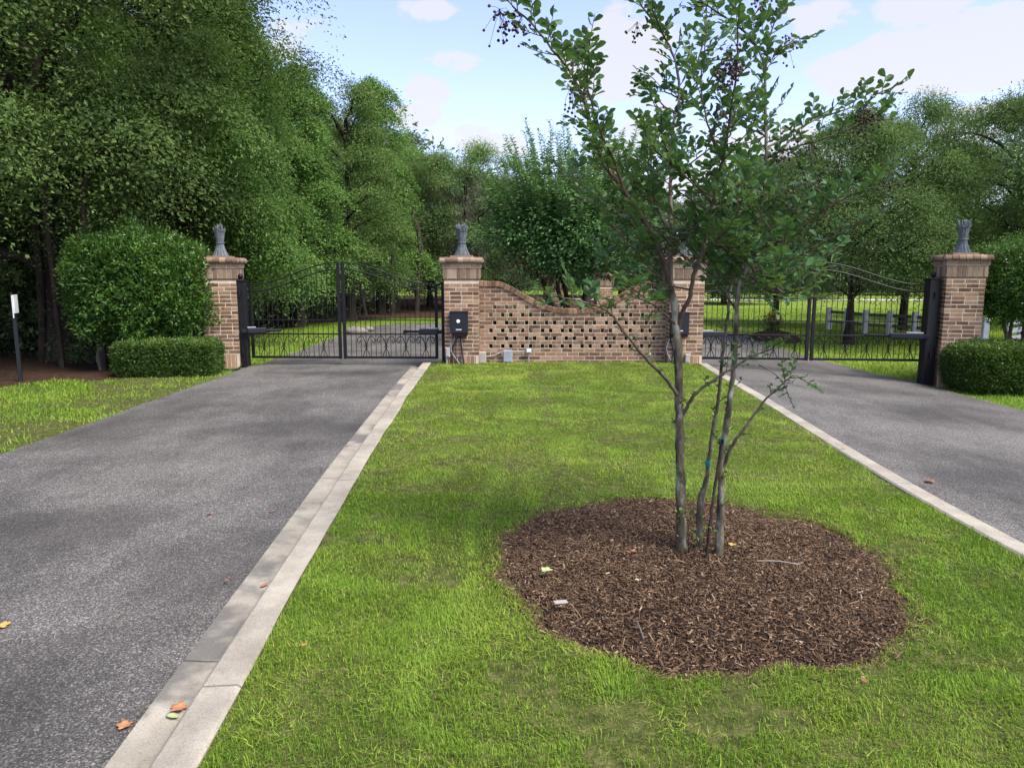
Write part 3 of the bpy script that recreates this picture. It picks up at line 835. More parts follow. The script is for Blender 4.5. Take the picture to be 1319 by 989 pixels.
while z < 1.7:
    holes = ci in (5,7,9,11,13,15)
    if holes:
        per = .190; off = .04 + (.075 if (ci//2)%2 else 0)
        n = int((wx1-wx0)/per)+2
        edges = []
        xs = wx0
        hx = [wx0+.16+off+per*i+(.018 if i%2 else -.018) for i in range(n)]
        hx = [h for h in hx if h+.20 < wx1]
        hx = [h for h in hx if min(ctop(h), ctop(h+.06)) - COPE - (z+BC) > .015]
        cur = wx0
        for h in hx:
            edges.append((cur, h)); cur = h+.068
        edges.append((cur, wx1))
    else:
        off = (0 if ci%2 else .105); cuts = [wx0]; x = wx0+.21-off
        while x < wx1-.05: cuts.append(x+rng.normal(0,.004)); x += .21
        cuts.append(wx1); edges = list(zip(cuts[:-1], cuts[1:]))
    for (a, b) in edges:
        pieces = [(a,b)]
        if holes and b-a > .26:
            k = int(round((b-a)/.2)); e = np.linspace(a,b,max(k,1)+1); pieces = list(zip(e[:-1],e[1:]))
        for (p0,p1) in pieces:
            sub = np.linspace(p0,p1,max(2,int((p1-p0)/.05)+1))
            for u,v in zip(sub[:-1],sub[1:]): seg(u, v, z, BC, -TK/2+.0045, TK/2-.0045, .5, 1, 0)
            al = rng.random()
            seg(p0+.0072, p1-.0072, z, BC, -TK/2+rng.normal(0,.001), TK/2, al, 0, .0078)
    z += BC; ci += 1
mb.build('wall_body', [M['brick'], M['mortar']], root)
# rowlock coping
mb = MB()
xs = np.linspace(wx0+.002, wx1-.002, 600); zt = ctop(xs)
for _ in range(10): zt[1:-1] = .5*zt[1:-1]+.25*(zt[:-2]+zt[2:])
s = np.concatenate([[0], np.cumsum(np.hypot(np.diff(xs), np.diff(zt)))])
nb = int(s[-1]/.0745)
e = np.linspace(0, s[-1], nb+1)
for i in range(nb):
    s0, s1 = e[i]+.004, e[i+1]-.004
    p0 = np.array([np.interp(s0,s,xs)-wc, np.interp(s0,s,zt)]); p1 = np.array([np.interp(s1,s,xs)-wc, np.interp(s1,s,zt)])
    t = unit(p1-p0); nn = np.array([-t[1],t[0]])
    m4 = np.eye(4); m4[:3,0] = [t[0],0,t[1]]; m4[:3,2] = [nn[0],0,nn[1]]; m4[:3,3] = [p0[0],0,p0[1]]
    L = np.linalg.norm(p1-p0)
    cbox(mb, (0,-TK/2-.032+rng.normal(0,.002),-.100), (L,TK/2+.032,0+rng.normal(0,.002)), .006, rng.random()*.8, 0, m4)
    m5 = m4.copy()
    box(mb, (-.0045,-TK/2-.022,-.098), (.0,TK/2+.022,-.008), .5, 1, m5)
mb.build('coping', [M['brick'], M['mortar']], root)

# ================================================================== iron gates
def iron_bar(mb, p0, p1, w, d=None):
    d = d or w
    p0 = np.array(p0,float); p1 = np.array(p1,float)
    t = p1-p0; L = np.linalg.norm(t); t /= L
    up = np.array([0,1.0,0]); s = unit(np.cross(up, t)); u = np.cross(t, s)
    m4 = np.eye(4); m4[:3,0]=t; m4[:3,1]=u; m4[:3,2]=s; m4[:3,3]=p0
    cbox(mb, (0,-d/2,-w/2), (L,d/2,w/2), min(w,d)*.12, .5, 0, m4)
ZB, Z1, Z2, ZLO, ZHI = .125, .60, .87, 1.56, 1.97
def gate_leaf(hinge, meet, label, mirror):
    h = np.array(hinge); m_ = np.array(meet); d = m_-h; L = np.linalg.norm(d); rz = math.atan2(d[1], d[0])
    root = empty('gate_leaf', (h[0], h[1], 0), rz, label, 'gate', 'leaves of the two iron gates')
    top = lambda x: ZLO + (ZHI-ZLO)*.5*(1-math.cos(PI*min(max((x/L-.05)/.92,0),1)))
    fr = MB(); iron_bar(fr, (.03,0,ZB), (.03,0,ZLO+.01), .055, .05); fr.build('stile', M['iron'], root)
    fr = MB(); iron_bar(fr, (L-.035,0,ZB-.01), (L-.035,0,ZHI+.02), .06, .055); fr.build('stile', M['iron'], root)
    for zz, w in ((ZB+.02,.045),(Z1,.026),(Z2,.016)):
        b = MB(); iron_bar(b, (.05,0.002,zz), (L-.06,0.002,zz), w, .028); b.build('rail', M['iron'], root)
    for dz in (0, -.135):
        b = MB(); xs = np.linspace(.05, L-.06, 26)
        pts = np.stack([xs, np.full(26,.002), [top(x)+dz for x in xs]], -1)
        tube(b, pts, .013, 6); b.build('arched_rail', M['iron'], root)
    n = int(round((L-.09)/.098)); px_ = np.linspace(.055, L-.065, n+1)[1:-1]
    for x in px_:
        b = MB(); tube(b, [(x,0,ZB+.03),(x,0,top(x)+.0)], .0065, 6)
        b.build('picket', M['iron'], root)
    # scrollwork: a lily every fourth picket
    xs = px_[1::4] if not mirror else px_[2::4]
    p = px_[1]-px_[0]
    for x in xs:
        b = MB()
        for sg in (-1,1):
            # foot rays
            tube(b, [(x,-.012,.34),(x+sg*p*.35,-.012,.26),(x+sg*p*.72,-.012,ZB+.035)], .0075, 4)
            tube(b, smooth_poly([(x,-.012,.33),(x+sg*.03,-.012,.355),(x+sg*.055,-.012,.335)],.01), .005, 4)
            # long stem curling outward near the rail
            an = np.linspace(0, 1.5*PI, 16)
            cx = x+sg*p*1.55; cz = .485; r = np.linspace(.072,.040,16)
            cur = np.stack([cx - sg*r*np.cos(an), np.full(16,-.012), cz + r*np.sin(an)], -1)
            st = smooth_poly([(x,-.012,.30),(x+sg*.012,-.012,.40),(x+sg*p*.45,-.012,.50),(x+sg*p*.75,-.012,.545)], .03)
            tube(b, st, .0075, 4)
            arc = smooth_poly([(x+sg*p*.75,-.012,.545),(x+sg*p*1.2,-.012,.555),(x+sg*p*1.7,-.012,.51),(x+sg*p*1.75,-.012,.45),(x+sg*p*1.45,-.012,.425),(x+sg*p*1.22,-.012,.45),(x+sg*p*1.32,-.012,.475)], .02)
            tube(b, arc, .0075, 4)
        lathe(b, [(0,-.03),(.012,-.022),(.020,0),(.012,.025),(0,.035)], 8, (x,-.012,.325))
        tube(b, [(x-.03,-.012,.375),(x+.03,-.012,.375)], .006, 4)
        b.build('scrollwork', M['iron'], root)
    return root
def gate_post(x, y, w, h, label, z0=-.1):
    root = empty('gate_post', (x,y,0), 0, label, 'gate post', 'square iron gate posts')
    b = MB(); cbox(b, (-w/2,-w/2,z0), (w/2,w/2,h), .008); box(b, (-w/2-.012,-w/2-.012,h+.001),(w/2+.012,w/2+.012,h+.02)); b.build('shaft', M['iron'], root)
    b = MB(); lathe(b, [(0.028,.02),(.022,.035),(.020,.045)]+[(.05*math.sin(t), .09-.05*math.cos(t)) for t in np.linspace(.42,PI,10)], 14, (0,0,h)); b.build('ball_finial', M['iron'], root)
    for zz in (.30, 1.38):
        b = MB(); tube(b, [(0,-w/2-.02,zz-.05),(0,-w/2-.02,zz+.05)], .018, 8); b.build('hinge', M['iron'], root)
    return root
def opener(p0, p1, z, label, s):
    p0 = np.array(p0); p1 = np.array(p1); d = p1-p0; L = np.linalg.norm(d)
    root = empty('gate_opener', (p0[0],p0[1],z), math.atan2(d[1],d[0]), label, 'gate opener', 'gate opener arms')
    b = MB(); cbox(b, (.10,-.055,-.05), (L*.62,.055,.055), .015); b.build('motor_housing', M['plastic'], root)
    b = MB(); cbox(b, (.10,-.045,.056), (L*.36,.045,.075), .008); b.build('cover', M['greymetal'], root)
    b = MB(); tube(b, [(L*.60,0,0),(L*.97,0,0)], .026, 10); b.build('piston', M['iron'], root)
    b = MB(); cbox(b, (0,-.03,-.035), (.12,.03,.035), .004); b.build('bracket', M['iron'], root)
    b = MB(); cbox(b, (L*.95,-.02,-.03),(L,.02+.10,.03),.004); b.build('bracket', M['iron'], root)
    return root
# left gate
yl0, yl1 = 14.42, 14.28
lp = (X(312,14.2), 14.22); lpr = (X(573,14.2), 14.24)
gl0 = (X(322,yl0), yl0); gl1 = (X(564,yl1), yl1); gm = ((gl0[0]+gl1[0])/2, (gl0[1]+gl1[1])/2)
mx = X(440, 14.35); gm = (mx, np.interp(mx, [gl0[0],gl1[0]], [yl0,yl1]))
gate_leaf(gl0, (gm[0]-.012, gm[1]), 'left leaf of the left driveway black iron gate, nearest the big shrub', False)
gate_leaf(gl1, (gm[0]+.012, gm[1]), 'right leaf of the left driveway black iron gate, nearest the pierced wall', False)
gate_post(lp[0], lp[1], .17, 1.62, 'square black gate post with ball top against the far left pillar')
gate_post(lpr[0], lpr[1], .13, 1.58, 'square black gate post against the pillar left of the pierced wall')
opener((lp[0]+.02,14.07), (X(359,14.2), 14.32), .68, 'black gate opener arm on the post by the far left pillar', 1)
opener((lpr[0]-.02,14.09), (X(520,14.1), 14.22), .66, 'black gate opener arm on the left gate beside the wall pillar', -1)
# right gate
yr0, yr1 = 14.25, 13.85
rp0 = (X(891,14.15), 14.20); rp1 = (X(1199,13.6), 13.62)
gr0 = (X(900,yr0), yr0); gr1 = (X(1191,yr1,.5), yr1)
mx = X(1045, 14.05); gm = (mx, np.interp(mx, [gr0[0],gr1[0]], [yr0,yr1]))
gate_leaf(gr0, (gm[0]-.012, gm[1]), 'left leaf of the right driveway black iron gate, behind the young tree', False)
gate_leaf(gr1, (gm[0]+.012, gm[1]), 'right leaf of the right driveway black iron gate, nearest the rounded hedge', False)
gate_post(rp0[0], rp0[1], .13, 1.58, 'square black gate post behind the young tree, against the right end of the brick wall')
gate_post(rp1[0], rp1[1], .20, 1.66, 'thick square black gate post with ball top beside the rightmost pillar', z0=-.34)
opener((rp0[0]+.02,14.05), (X(965,14.1), 14.16), .62, 'black gate opener arm at the left leaf of the right gate, behind thin tree stems', 1)
opener((rp1[0]-.05,13.50), (X(1122,13.7), 13.88), .62, 'black gate opener arm at the right leaf of the right gate', -1)

# ================================================================== intercoms, boxes, cables
yf = YP-.32
def intercom(px, py0, py1, label, seed, full):
    x0 = X(px-11.5, yf); x1 = X(px+11.5, yf); zc_ = P(px, (py0+py1)/2, yf)[2]; h = (py1-py0)/950*yf
    root = empty('intercom_box', ((x0+x1)/2, yf, zc_), 0, label, 'intercom', 'intercom boxes on the wall pillars')
    w = x1-x0
    b = MB(); cbox(b, (-w/2,-.14,-h/2), (w/2,-.003,h/2), .008); b.build('housing', M['plastic'], root)
    b = MB(); cbox(b, (-w/2-.006,-.155,h/2-.012), (w/2+.006,-.002,h/2+.006), .004); b.build('hood', M['plastic'], root)
    b = MB(); m4 = np.eye(4); m4[:3,:3] = np.array([[1,0,0],[0,0,-1],[0,1,0]]); 
    pr = [(.0,.012),(.026,.012),(.034,.008),(.036,.0)]
    V0 = len(b.v); lathe(b, pr[::-1], 24, (0,0,0)); b.v = [v @ np.array([[1,0,0],[0,0,1],[0,-1,0]], float) + np.array([-.012,-.14,.02]) for v in b.v]
    b.build('speaker', M['silver'], root)
    b = MB(); cbox(b, (-.055,-.1445,-h/2+.055), (.05,-.139,-h/2+.075), .001)
    for i in range(7): box(b, (-.048+.0135*i,-.1455,-h/2+.060), (-.048+.0135*i+.009,-.1446,-h/2+.070), .5, 1)
    b.build('label_plate', [M['silver'], M['greymetal']], root)
    b = MB(); cbox(b, (-w/2+.04,-.11,-h/2-.055), (w/2-.01,-.004,-h/2-.002), .006); b.build('base_plate', M['redplate'], root)
    return root
intercom(591.5, 401, 428.5, 'black intercom box with round silver button on the pillar left of the pierced wall', 1, True)
intercom(874.5, 402, 430, 'black intercom box half hidden behind the young tree trunk', 2, True)
def cable_bundle(px, label, seed):
    r2 = np.random.default_rng(seed)
    root = empty('cable_bundle', (0,0,0), 0, label, 'cables', 'cables under the intercom boxes')
    for i in range(5):
        x0 = X(px+r2.uniform(-5,6), yf-.08); b = MB()
        zt = .90
        xe = x0+r2.uniform(-.12,.10)
        pts = [(x0,yf-.07,zt),(x0+r2.normal(0,.03),yf-.04,.62),(x0+r2.normal(0,.05),yf-.03,.35),(xe,yf-.05,.09)]
        tube(b, smooth_poly(pts,.05), .009 if i else .016, 6); b.build('cable', M['plastic'] if i != 2 else M['greymetal'], root)
    return root
cable_bundle(589, 'dark cables hanging below the intercom on the pillar left of the wall', 5)
cable_bundle(869, 'dark cables hanging below the intercom behind the young tree', 6)
def gbox(px0, px1, py0, py1, y, mat, label, name='junction_box', cat='junction box', d=.10, lid=True):
    x0, x1 = X(px0,y), X(px1,y); z1 = P((px0+px1)/2, py0, y)[2]; z0 = P((px0+px1)/2, py1, y)[2]
    root = empty(name, ((x0+x1)/2, y, z0), 0, label, cat, None); w = x1-x0; h = z1-z0
    b = MB(); cbox(b, (-w/2,-d/2,-.01), (w/2,d/2,h), .006); b.build('housing', mat, root)
    if lid:
        b = MB(); cbox(b, (-w/2+.012,-d/2-.008,.012), (w/2-.012,-d/2-.001,h-.012), .003); b.build('cover', mat, root)
        b = MB(); tube(b, [(-w/4,0,-.18),(-w/4,0,0)], .014, 8); b.build('conduit', M['greymetal'], root)
    return root
gbox(614, 626, 453, 467.5, YW-.10, M['tanbox'], 'tan electrical box on the grass against the left end of the wall')
gbox(648, 660, 451, 466, YW-.12, M['greymetal'], 'blue-grey electrical box on the grass in front of the wall')
gbox(573.5, 579, 448, 459, yf-.05, M['tanbox'], 'small tan box low on the pillar beside the left gate post', d=.08)
gbox(884, 890, 456, 466.5, yf-.05, M['tanbox'], 'small tan box low on the pillar behind the young tree', d=.08)
def conduit(pts, label):
    b = MB(); tube(b, smooth_poly(pts,.05), .013, 6, .5)
    tag(b.build('conduit_pipe', M['tanbox']), label, 'pipe')
conduit([(X(626,YW-.05),YW-.035,.20),(X(636,YW),YW-.035,.22),(X(648,YW),YW-.04,.30)], 'thin pipe along the wall foot between the tan and grey boxes')
conduit([(X(660,YW-.05),YW-.035,.295),(X(672,YW),YW-.035,.30),(X(679,YW),YW-.04,.31)], 'thin pipe from the grey box to the small floodlight')
def floodlight(px, py, label, round_=False):
    p = P(px, py, YW-.08)
    root = empty('floodlight', p, 0, label, 'floodlight', 'floodlights at the wall foot')
    b = MB(); cbox(b, (-.05,-.05,-.03), (.05,.04,.045), .01); b.build('housing', M['greymetal'], root)
    b = MB(); cbox(b, (-.042,-.056,-.022), (.042,-.049,.037), .003); b.build('lens', M['lens'], root)
    b = MB(); tube(b, [(0,.0,-.25),(0,0,-.03)], .012, 8); b.build('stake', M['greymetal'], root)
floodlight(681, 452, 'small grey floodlight at the foot of the wall')
p = P(837.5, 457, YW-.15)
root = empty('spotlight', p, 0, 'small round pale spotlight at the foot of the wall left of the young tree', 'spotlight')
b = MB(); lathe(b, [(0,-.03),(.03,-.028),(.036,-.01),(.038,.01),(.034,.03),(0,.036)], 14); b.build('lamp_head', M['silver'], root)
b = MB(); tube(b, [(0,0,-.22),(0,0,-.03)], .009, 6); b.build('stake', M['greymetal'], root)
# wall-foot bits at the left pillar
p = G(281, 471); gbox(278.5, 282.5, 465.5, 472, 13.9, M['greymetal'], 'small grey box on the ground beside the far left pillar', d=.07)
b = MB(); tube(b, smooth_poly([G(284,474,.03)+[0,.0,0], G(292,476.5,.02), G(303,476,.02), G(310,472,.03), G(313,466,.06)],.05), .014, 6)
tag(b.build('ground_cable', M['plastic']), 'dark cable looping over the ground at the foot of the far left pillar', 'cable')

# ================================================================== sign on the left, fence on the right
sy = 12.2
sx = X(19, sy)
root = empty('sign_post', (sx, sy, 0), math.radians(109), 'black post carrying a white sign seen almost edge-on, at the wood edge far left', 'sign')
b = MB(); cbox(b, (-.028,-.028,-.05), (.028,.028,1.42), .005); b.build('post', M['blackpost'], root)
b = MB(); cbox(b, (-.12,-.046,1.12), (.10,-.030,1.42), .003); b.build('sign_panel', M['white'], root)
b = MB(); cbox(b, (-.26,-.062,1.05), (-.23,-.050,1.42), .003); b.build('sign_edge', M['white'], root)
# post and rail fence
fpx = [(1067,425.5,11),(1090,428,11),(1114,431,12),(1145,433,13),(1177,435.5,14)]
fpts = [G(a,b_,-.05) for a,b_,_ in fpx]
fpts.append(G(1216,440,-.06)); fpts.append(G(1266.5,446,-.08))
root = empty('rail_fence', tuple(fpts[0]), 0, 'low post and rail fence with whitish posts on the lawn beyond the right gate', 'fence')
o0 = fpts[0]
for i, p in enumerate(fpts):
    b = MB(); q_ = p-o0; w = .075
    cbox(b, (q_[0]-w,q_[1]-w,q_[2]-.05), (q_[0]+w,q_[1]+w,q_[2]+.74), .012); b.build('post', M['white'], root)
for i in range(len(fpts)-1):
    for zz in (.30, .60):
        a_, b_ = fpts[i]-o0+[0,0,zz], fpts[i+1]-o0+[0,0,zz]
        d = unit(b_-a_); bb = MB()
        iron_bar(bb, a_+d*.077, b_-d*.077, .09, .035); bb.build('rail', M['wornwood'], root)
# white board fence right of the last pillar
wp = [G(1268,447,-.1)+[0.3,-.4,0], G(1292,446,-.1)+[0.4,0,0], G(1340,446,-.1)]
root = empty('white_fence', tuple(wp[0]), 0, 'white painted board fence just right of the rightmost pillar', 'fence')
o0 = wp[0]
for i, p in enumerate(wp):
    b = MB(); q_ = p-o0
    cbox(b, (q_[0]-.055,q_[1]-.055,-.05), (q_[0]+.055,q_[1]+.055,.78), .01); b.build('post', M['white'], root)
for i in range(len(wp)-1):
    for zz in (.25,.45,.66):
        b = MB(); a_, b_ = wp[i]-o0+[0,-.06,zz], wp[i+1]-o0+[0,-.06,zz]
        iron_bar(b, a_, b_, .12, .022); b.build('board', M['white'], root)
# stones behind the left gate and a mulch mound beyond the right gate
def rock(p, s, label, seed):
    r2 = np.random.default_rng(seed); mb = MB(); n1, n2 = 12, 9
    th = np.linspace(0,2*PI,n1,endpoint=False); ph = np.linspace(.05,PI-.05,n2)
    V = []
    for f_ in ph:
        for t in th:
            r = 1+.22*math.sin(2*t+seed)*math.sin(f_)+.12*math.sin(5*t+seed*2+3*f_)+r2.normal(0,.05)
            V.append([r*math.sin(f_)*math.cos(t)*s[0], r*math.sin(f_)*math.sin(t)*s[1], r*math.cos(f_)*s[2]])
    i = np.arange(n2-1)[:,None]*n1; j = np.arange(n1)[None,:]; j2=(j+1)%n1
    mb.add(np.array(V), [np.stack([i+j,i+n1+j,i+n1+j2,i+j2],-1).reshape(-1,4), np.arange(n1), np.arange(n1)[::-1]+(n2-1)*n1])
    o = mb.build('rock', M['rock'], None, True); o.location = p
    return tag(o, label, 'rock')
rock(G(459,427,.05), (.30,.2,.14), 'pale rock on the grass behind the left gate, the larger of two', 1)
rock(G(474,424,.05), (.2,.16,.09), 'smaller pale rock to the right of the larger one behind the left gate', 4)
mp = G(996, 437, -.03)
root = empty('flower_mound', tuple(mp), 0, 'small brown mound with yellow flowers beyond the right gate', 'flower bed')
mb = MB(); lathe(mb, [(.75,-.03),(.62,.10),(.40,.20),(.15,.25),(0,.26)], 20); mb.build('mound', M['litter'], root, True)
mb = MB(); n = 900
a_ = rng.uniform(0,2*PI,n); r_ = np.abs(rng.normal(0,.17,n)); zz = .2+rng.uniform(0,.42,n)
leaves(mb, np.stack([r_*np.cos(a_), .1+r_*np.sin(a_), zz],-1), rng.normal(0,1,(n,3))+[0,0,.8], rng.normal(0,1,(n,3)), .06, .03, rng.random(n))
mb.build('leaves', M['hedge'], root)
mb = MB(); n = 220
a_ = rng.uniform(0,2*PI,n); r_ = np.abs(rng.normal(0,.17,n)); zz = .5+rng.uniform(0,.22,n)
leaves(mb, np.stack([r_*np.cos(a_), .1+r_*np.sin(a_), zz],-1), rng.normal(0,1,(n,3)), rng.normal(0,1,(n,3)), .06, .05, rng.random(n))
mb.build('flowers', M['flower'], root)
# ================================================================== tree prototypes
def limb(p0, p1, sag=.0, n=7, wob_=.06, r2=rng):
    t = np.linspace(0,1,n)[:,None]; L = np.linalg.norm(p1-p0)
    q_ = p0 + (p1-p0)*t
    q_[:,2] += sag*L*np.sin(t[:,0]*PI)
    q_[1:-1] += r2.normal(0, wob_*L*.35, (n-2,3))
    return q_
def crown_points(seed, H, z0, R, nb, ncl, nl, clr, shape, flat=.45, droop=.25, jag=1.0):
    r2 = np.random.default_rng(seed)
    t = (np.arange(nb)+r2.random(nb))/nb
    if shape == 'round': env = R*np.sqrt(np.clip(1-(1.75*t-.80)**2, .06, 1))
    elif shape == 'cone': env = R*(1.02-t)**.75*(.75+.25*np.minimum(t*6,1))
    elif shape == 'column': env = R*np.sqrt(np.clip(1-(1.55*t-.58)**4, .05, 1))
    ang = np.arange(nb)*2.399+r2.normal(0,.4,nb)
    rad = env*(.42+.50*np.sqrt(r2.random(nb)))
    B = np.stack([rad*np.cos(ang), rad*np.sin(ang), z0+t*(H-z0)], -1)
    rb = (R*(.21+.17*r2.random(nb)))*np.clip(1.15-.45*t, .55, 1.1)
    u = unit(r2.normal(0,1,(nb,ncl,3))+np.array([0,0,.75])+.75*unit(B*[1,1,0]+1e-6)[:,None,:])
    cpos = B[:,None,:] + u*(rb[:,None,None]*(.72+.34*r2.random((nb,ncl,1))))*np.array([1.08,1.08,.72])
    cpos = cpos.reshape(-1,3); cu = u.reshape(-1,3)
    keep = cpos[:,2] > z0*.55
    cpos = cpos[keep]; cu = cu[keep]
    return r2, B, rb, cpos, cu
def make_crown(seed, H, z0, R, nb, ncl, nl, clr, shape, Ll, Lw, flat=.42, droop=.3, mat='oak', nm='crown'):
    r2, B, rb, cpos, cu = crown_points(seed, H, z0, R, nb, ncl, nl, clr, shape)
    K = len(cpos); N = K*nl
    cs = clr*np.exp(r2.normal(0,.3,K))
    off = r2.normal(0,1,(K,nl,3)); 
    off *= np.minimum(1, 1.7/np.linalg.norm(off,axis=-1,keepdims=True))
    # each spray stretches outward along its own shoot and sags at the tip
    ax = unit(cu*[1,1,.35]+r2.normal(0,.35,(K,3)))
    along = np.sum(off*ax[:,None,:], -1, keepdims=True)
    off = off + ax[:,None,:]*along*.75
    off = off*cs[:,None,None]*np.array([1,1,flat])
    rr = np.linalg.norm(off[...,:2], axis=-1)
    off[...,2] -= droop*rr**2/np.maximum(cs[:,None],.05)
    pos = (cpos[:,None,:]+off).reshape(-1,3)
    d = unit(off*[1,1,.3]+1e-6) + r2.normal(0,.55,(K,nl,3)) + np.array([0,0,-.25])
    nrm = np.array([0,0,.45]) + .85*cu[:,None,:] + .45*unit(off/np.array([1,1,flat])+1e-6) + r2.normal(0,.30,(K,nl,3))
    tone = np.clip(r2.normal(.48,.20,(K,1)) + r2.normal(0,.13,(K,nl)), 0, 1).reshape(-1)
    L = Ll*np.exp(r2.normal(0,.22,N))
    mb = MB(); leaves(mb, pos, d.reshape(-1,3), nrm.reshape(-1,3), L, L*(Lw/Ll), tone)
    return mb, B, cpos
def make_trunk(H, z0, r0, B, cpos, seed, twigs=120, lean=(0,0)):
    r2 = np.random.default_rng(seed+77); mb = MB()
    n = 10; t = np.linspace(0,1,n)
    pts = np.stack([lean[0]*t+r2.normal(0,.05*r0*4,n)*t, lean[1]*t+r2.normal(0,.05*r0*4,n)*t, -.15+t*(H*.88+.15)], -1)
    rad = r0*(1-.9*t**1.1); rad[0] = r0*1.45; rad[1] = r0*1.02
    tube(mb, smooth_poly(pts,.4), np.interp(np.linspace(0,1,len(smooth_poly(pts,.4))), t, rad), 10, jit=.04)
    for b in B:
        zz = max(z0*.7, b[2]-.35*math.hypot(b[0],b[1])-.4); zz = min(zz, H*.8)
        p0 = np.array([np.interp(zz,pts[:,2],pts[:,0]), np.interp(zz,pts[:,2],pts[:,1]), zz])
        L = np.linalg.norm(b-p0)
        if L < .3: continue
        tube(mb, limb(p0, b, .06, 7, .07, r2), np.linspace(max(.022,.055*L**.6*r0/.2), .014, 7), 6)
    idx = r2.choice(len(cpos), min(twigs, len(cpos)), replace=False)
    for i in idx:
        b = B[np.argmin(np.sum((B-cpos[i])**2,1))]
        tube(mb, limb(b, cpos[i], .03, 5, .08, r2), np.linspace(.016,.006,5), 4)
    return mb
PROTO = {}
def proto(key, seed, H, z0, R, nb, ncl, nl, clr, shape, Ll, Lw, mat, r0=.2, bark='darkbark', flat=.42, droop=.3, lean=(0,0)):
    mb, B, cp = make_crown(seed, H, z0, R, nb, ncl, nl, clr, shape, Ll, Lw, flat, droop, mat)
    tr = make_trunk(H, z0, r0, B, cp, seed, lean=lean)
    root = empty('tree'); t = tr.build('trunk', M[bark], root, True); c = mb.build('crown', M[mat], root)
    PROTO[key] = dict(root=root, used=False)
proto('oakA', 1, 12.0, 2.7, 4.3, 34, 30, 120, .32, 'round', .070, .038, 'oak', .26)
proto('oakB', 2, 10.5, 2.1, 3.6, 28, 29, 120, .30, 'column', .070, .038, 'oak', .22)
proto('hickB', 4, 9.0, 1.5, 2.9, 26, 27, 106, .28, 'column', .085, .044, 'hick', .18, flat=.26, droop=.5)
proto('hickC', 13, 10.0, 1.5, 1.75, 26, 26, 96, .25, 'cone', .085, .044, 'hick', .17, flat=.28, droop=.5)
proto('oakC', 14, 9.0, 1.5, 2.0, 25, 26, 106, .25, 'column', .070, .038, 'oak', .2)
proto('fineA', 5, 6.6, 1.9, 2.6, 34, 27, 104, .24, 'round', .080, .030, 'fine', .13, flat=.5, droop=.35)
proto('fineB', 6, 7.4, 1.7, 2.4, 32, 27, 104, .24, 'column', .080, .030, 'fine', .14, flat=.6, droop=.2)
proto('farA', 7, 10.0, .8, 4.0, 34, 30, 56, .42, 'round', .16, .085, 'far', .2)
proto('farB', 8, 10.5, .8, 3.4, 32, 30, 56, .38, 'column', .155, .082, 'far', .2)
def copy_tree(o, parent=None):
    kids = list(o.children)
    c = o.copy(); COL.objects.link(c)
    if parent is not None: c.parent = parent
    for ch in kids: copy_tree(ch, c)
    return c
def put(key, x, y, rz, sc, label, group, szf=1.0, z=0.0):
    p = PROTO[key]
    o = copy_tree(p['root']) if p['used'] else p['root']
    p['used'] = True
    o.location = (x, y, z); o.rotation_euler = (0,0,rz)
    o.scale = (sc, sc, sc*szf)
    tag(o, label, 'tree', group)
    return o
GW = 'trees of the wood along the left drive'
def at(px, Y): return X(px, Y, 3)
put('oakA', at(-190,12.5), 12.5, .4, .95, 'dark tree filling the left picture edge, nearest of the wood', GW)
put('oakB', at(62,15.5), 15.5, 1.9, 1.18, 'tall dark tree above the white sign at the far left', GW)
put('oakA', at(150,18.0), 18.0, 2.6, 1.02, 'huge dark tree rising behind the big rounded shrub', GW)
put('hickB', at(222,17.6), 17.6, 3.3, .80, 'lower bright green tree leaning out just above the big rounded shrub', GW)
put('hickC', at(302,20.0), 20.0, .9, 1.02, 'tallest bright green tree right behind the left gate pillar', GW, .96)
put('hickC', at(262,22.5), 22.5, 2.9, 1.25, 'second bright green tree, just behind and left of the tallest one', GW, .98)
put('oakB', at(135,24.0), 24.0, .2, 1.3, 'dark tall tree behind the bright ones at the left gate', GW)
put('hickC', at(382,25.0), 25.0, 2.2, .98, 'mid green tree over the meeting stiles of the left gate', GW, .84)
put('oakC', at(448,28.0), 28.0, 4.1, 1.0, 'dark dense tree right of the middle of the left gate', GW, .92)
put('hickC', at(488,33.0), 33.0, 5.1, 1.05, 'slender tree with a raised pointed top in the left treeline', GW, .93)
put('oakA', at(507,36.0), 36.0, 1.1, .62, 'rounded dark tree right of the pointed one in the left treeline', GW, 1.0)
put('hickB', at(553,41.0), 41.0, .3, .90, 'light green tree left of the moss-hung one', GW, 1.0)
moss_tree = put('fineB', at(600,37.0), 37.0, 2.0, 1.12, 'grey-green tree hung with Spanish moss above the left wall pillar', GW, .92)
put('farA', at(640,50.0), 50.0, 3.0, .78, 'hazy green tree between the moss-hung tree and the bright shoots', GW)
put('farB', at(500,48.0), 48.0, 1.0, .98, 'far green tree deep in the left treeline behind the pointed one', GW)
put('oakB', at(185,31.0), 31.0, 3.6, 1.25, 'tall far tree filling the gap over the left gate pillar', GW)
put('oakC', at(360,31.0), 31.0, 1.6, 1.15, 'shaded tree deep behind the left leaf of the left gate', GW, .95)
put('oakA', at(-60,22.0), 22.0, 5.0, 1.2, 'dark tree deep in the wood behind the white sign', GW)
put('oakB', at(80,27.0), 27.0, 2.5, 1.5, 'dark tree deep in the wood behind the big shrub', GW)
put('farA', at(430,42.0), 42.0, 4.0, .95, 'far tree closing the wood at the end of the left drive', GW)
put('oakC', at(20,21.0), 21.0, 3.0, .95, 'low dark tree filling the wood right behind the white sign', GW, .8)
put('oakC', at(-45,18.0), 18.0, 1.0, .9, 'low dark tree in the wood left of the white sign', GW, .8)
GR = 'trees on the lawn at the right'
put('fineA', at(1103,19.6), 19.6, .5, .84, 'olive green tree whose dark trunk stands behind the right gate', GR, 1.0)
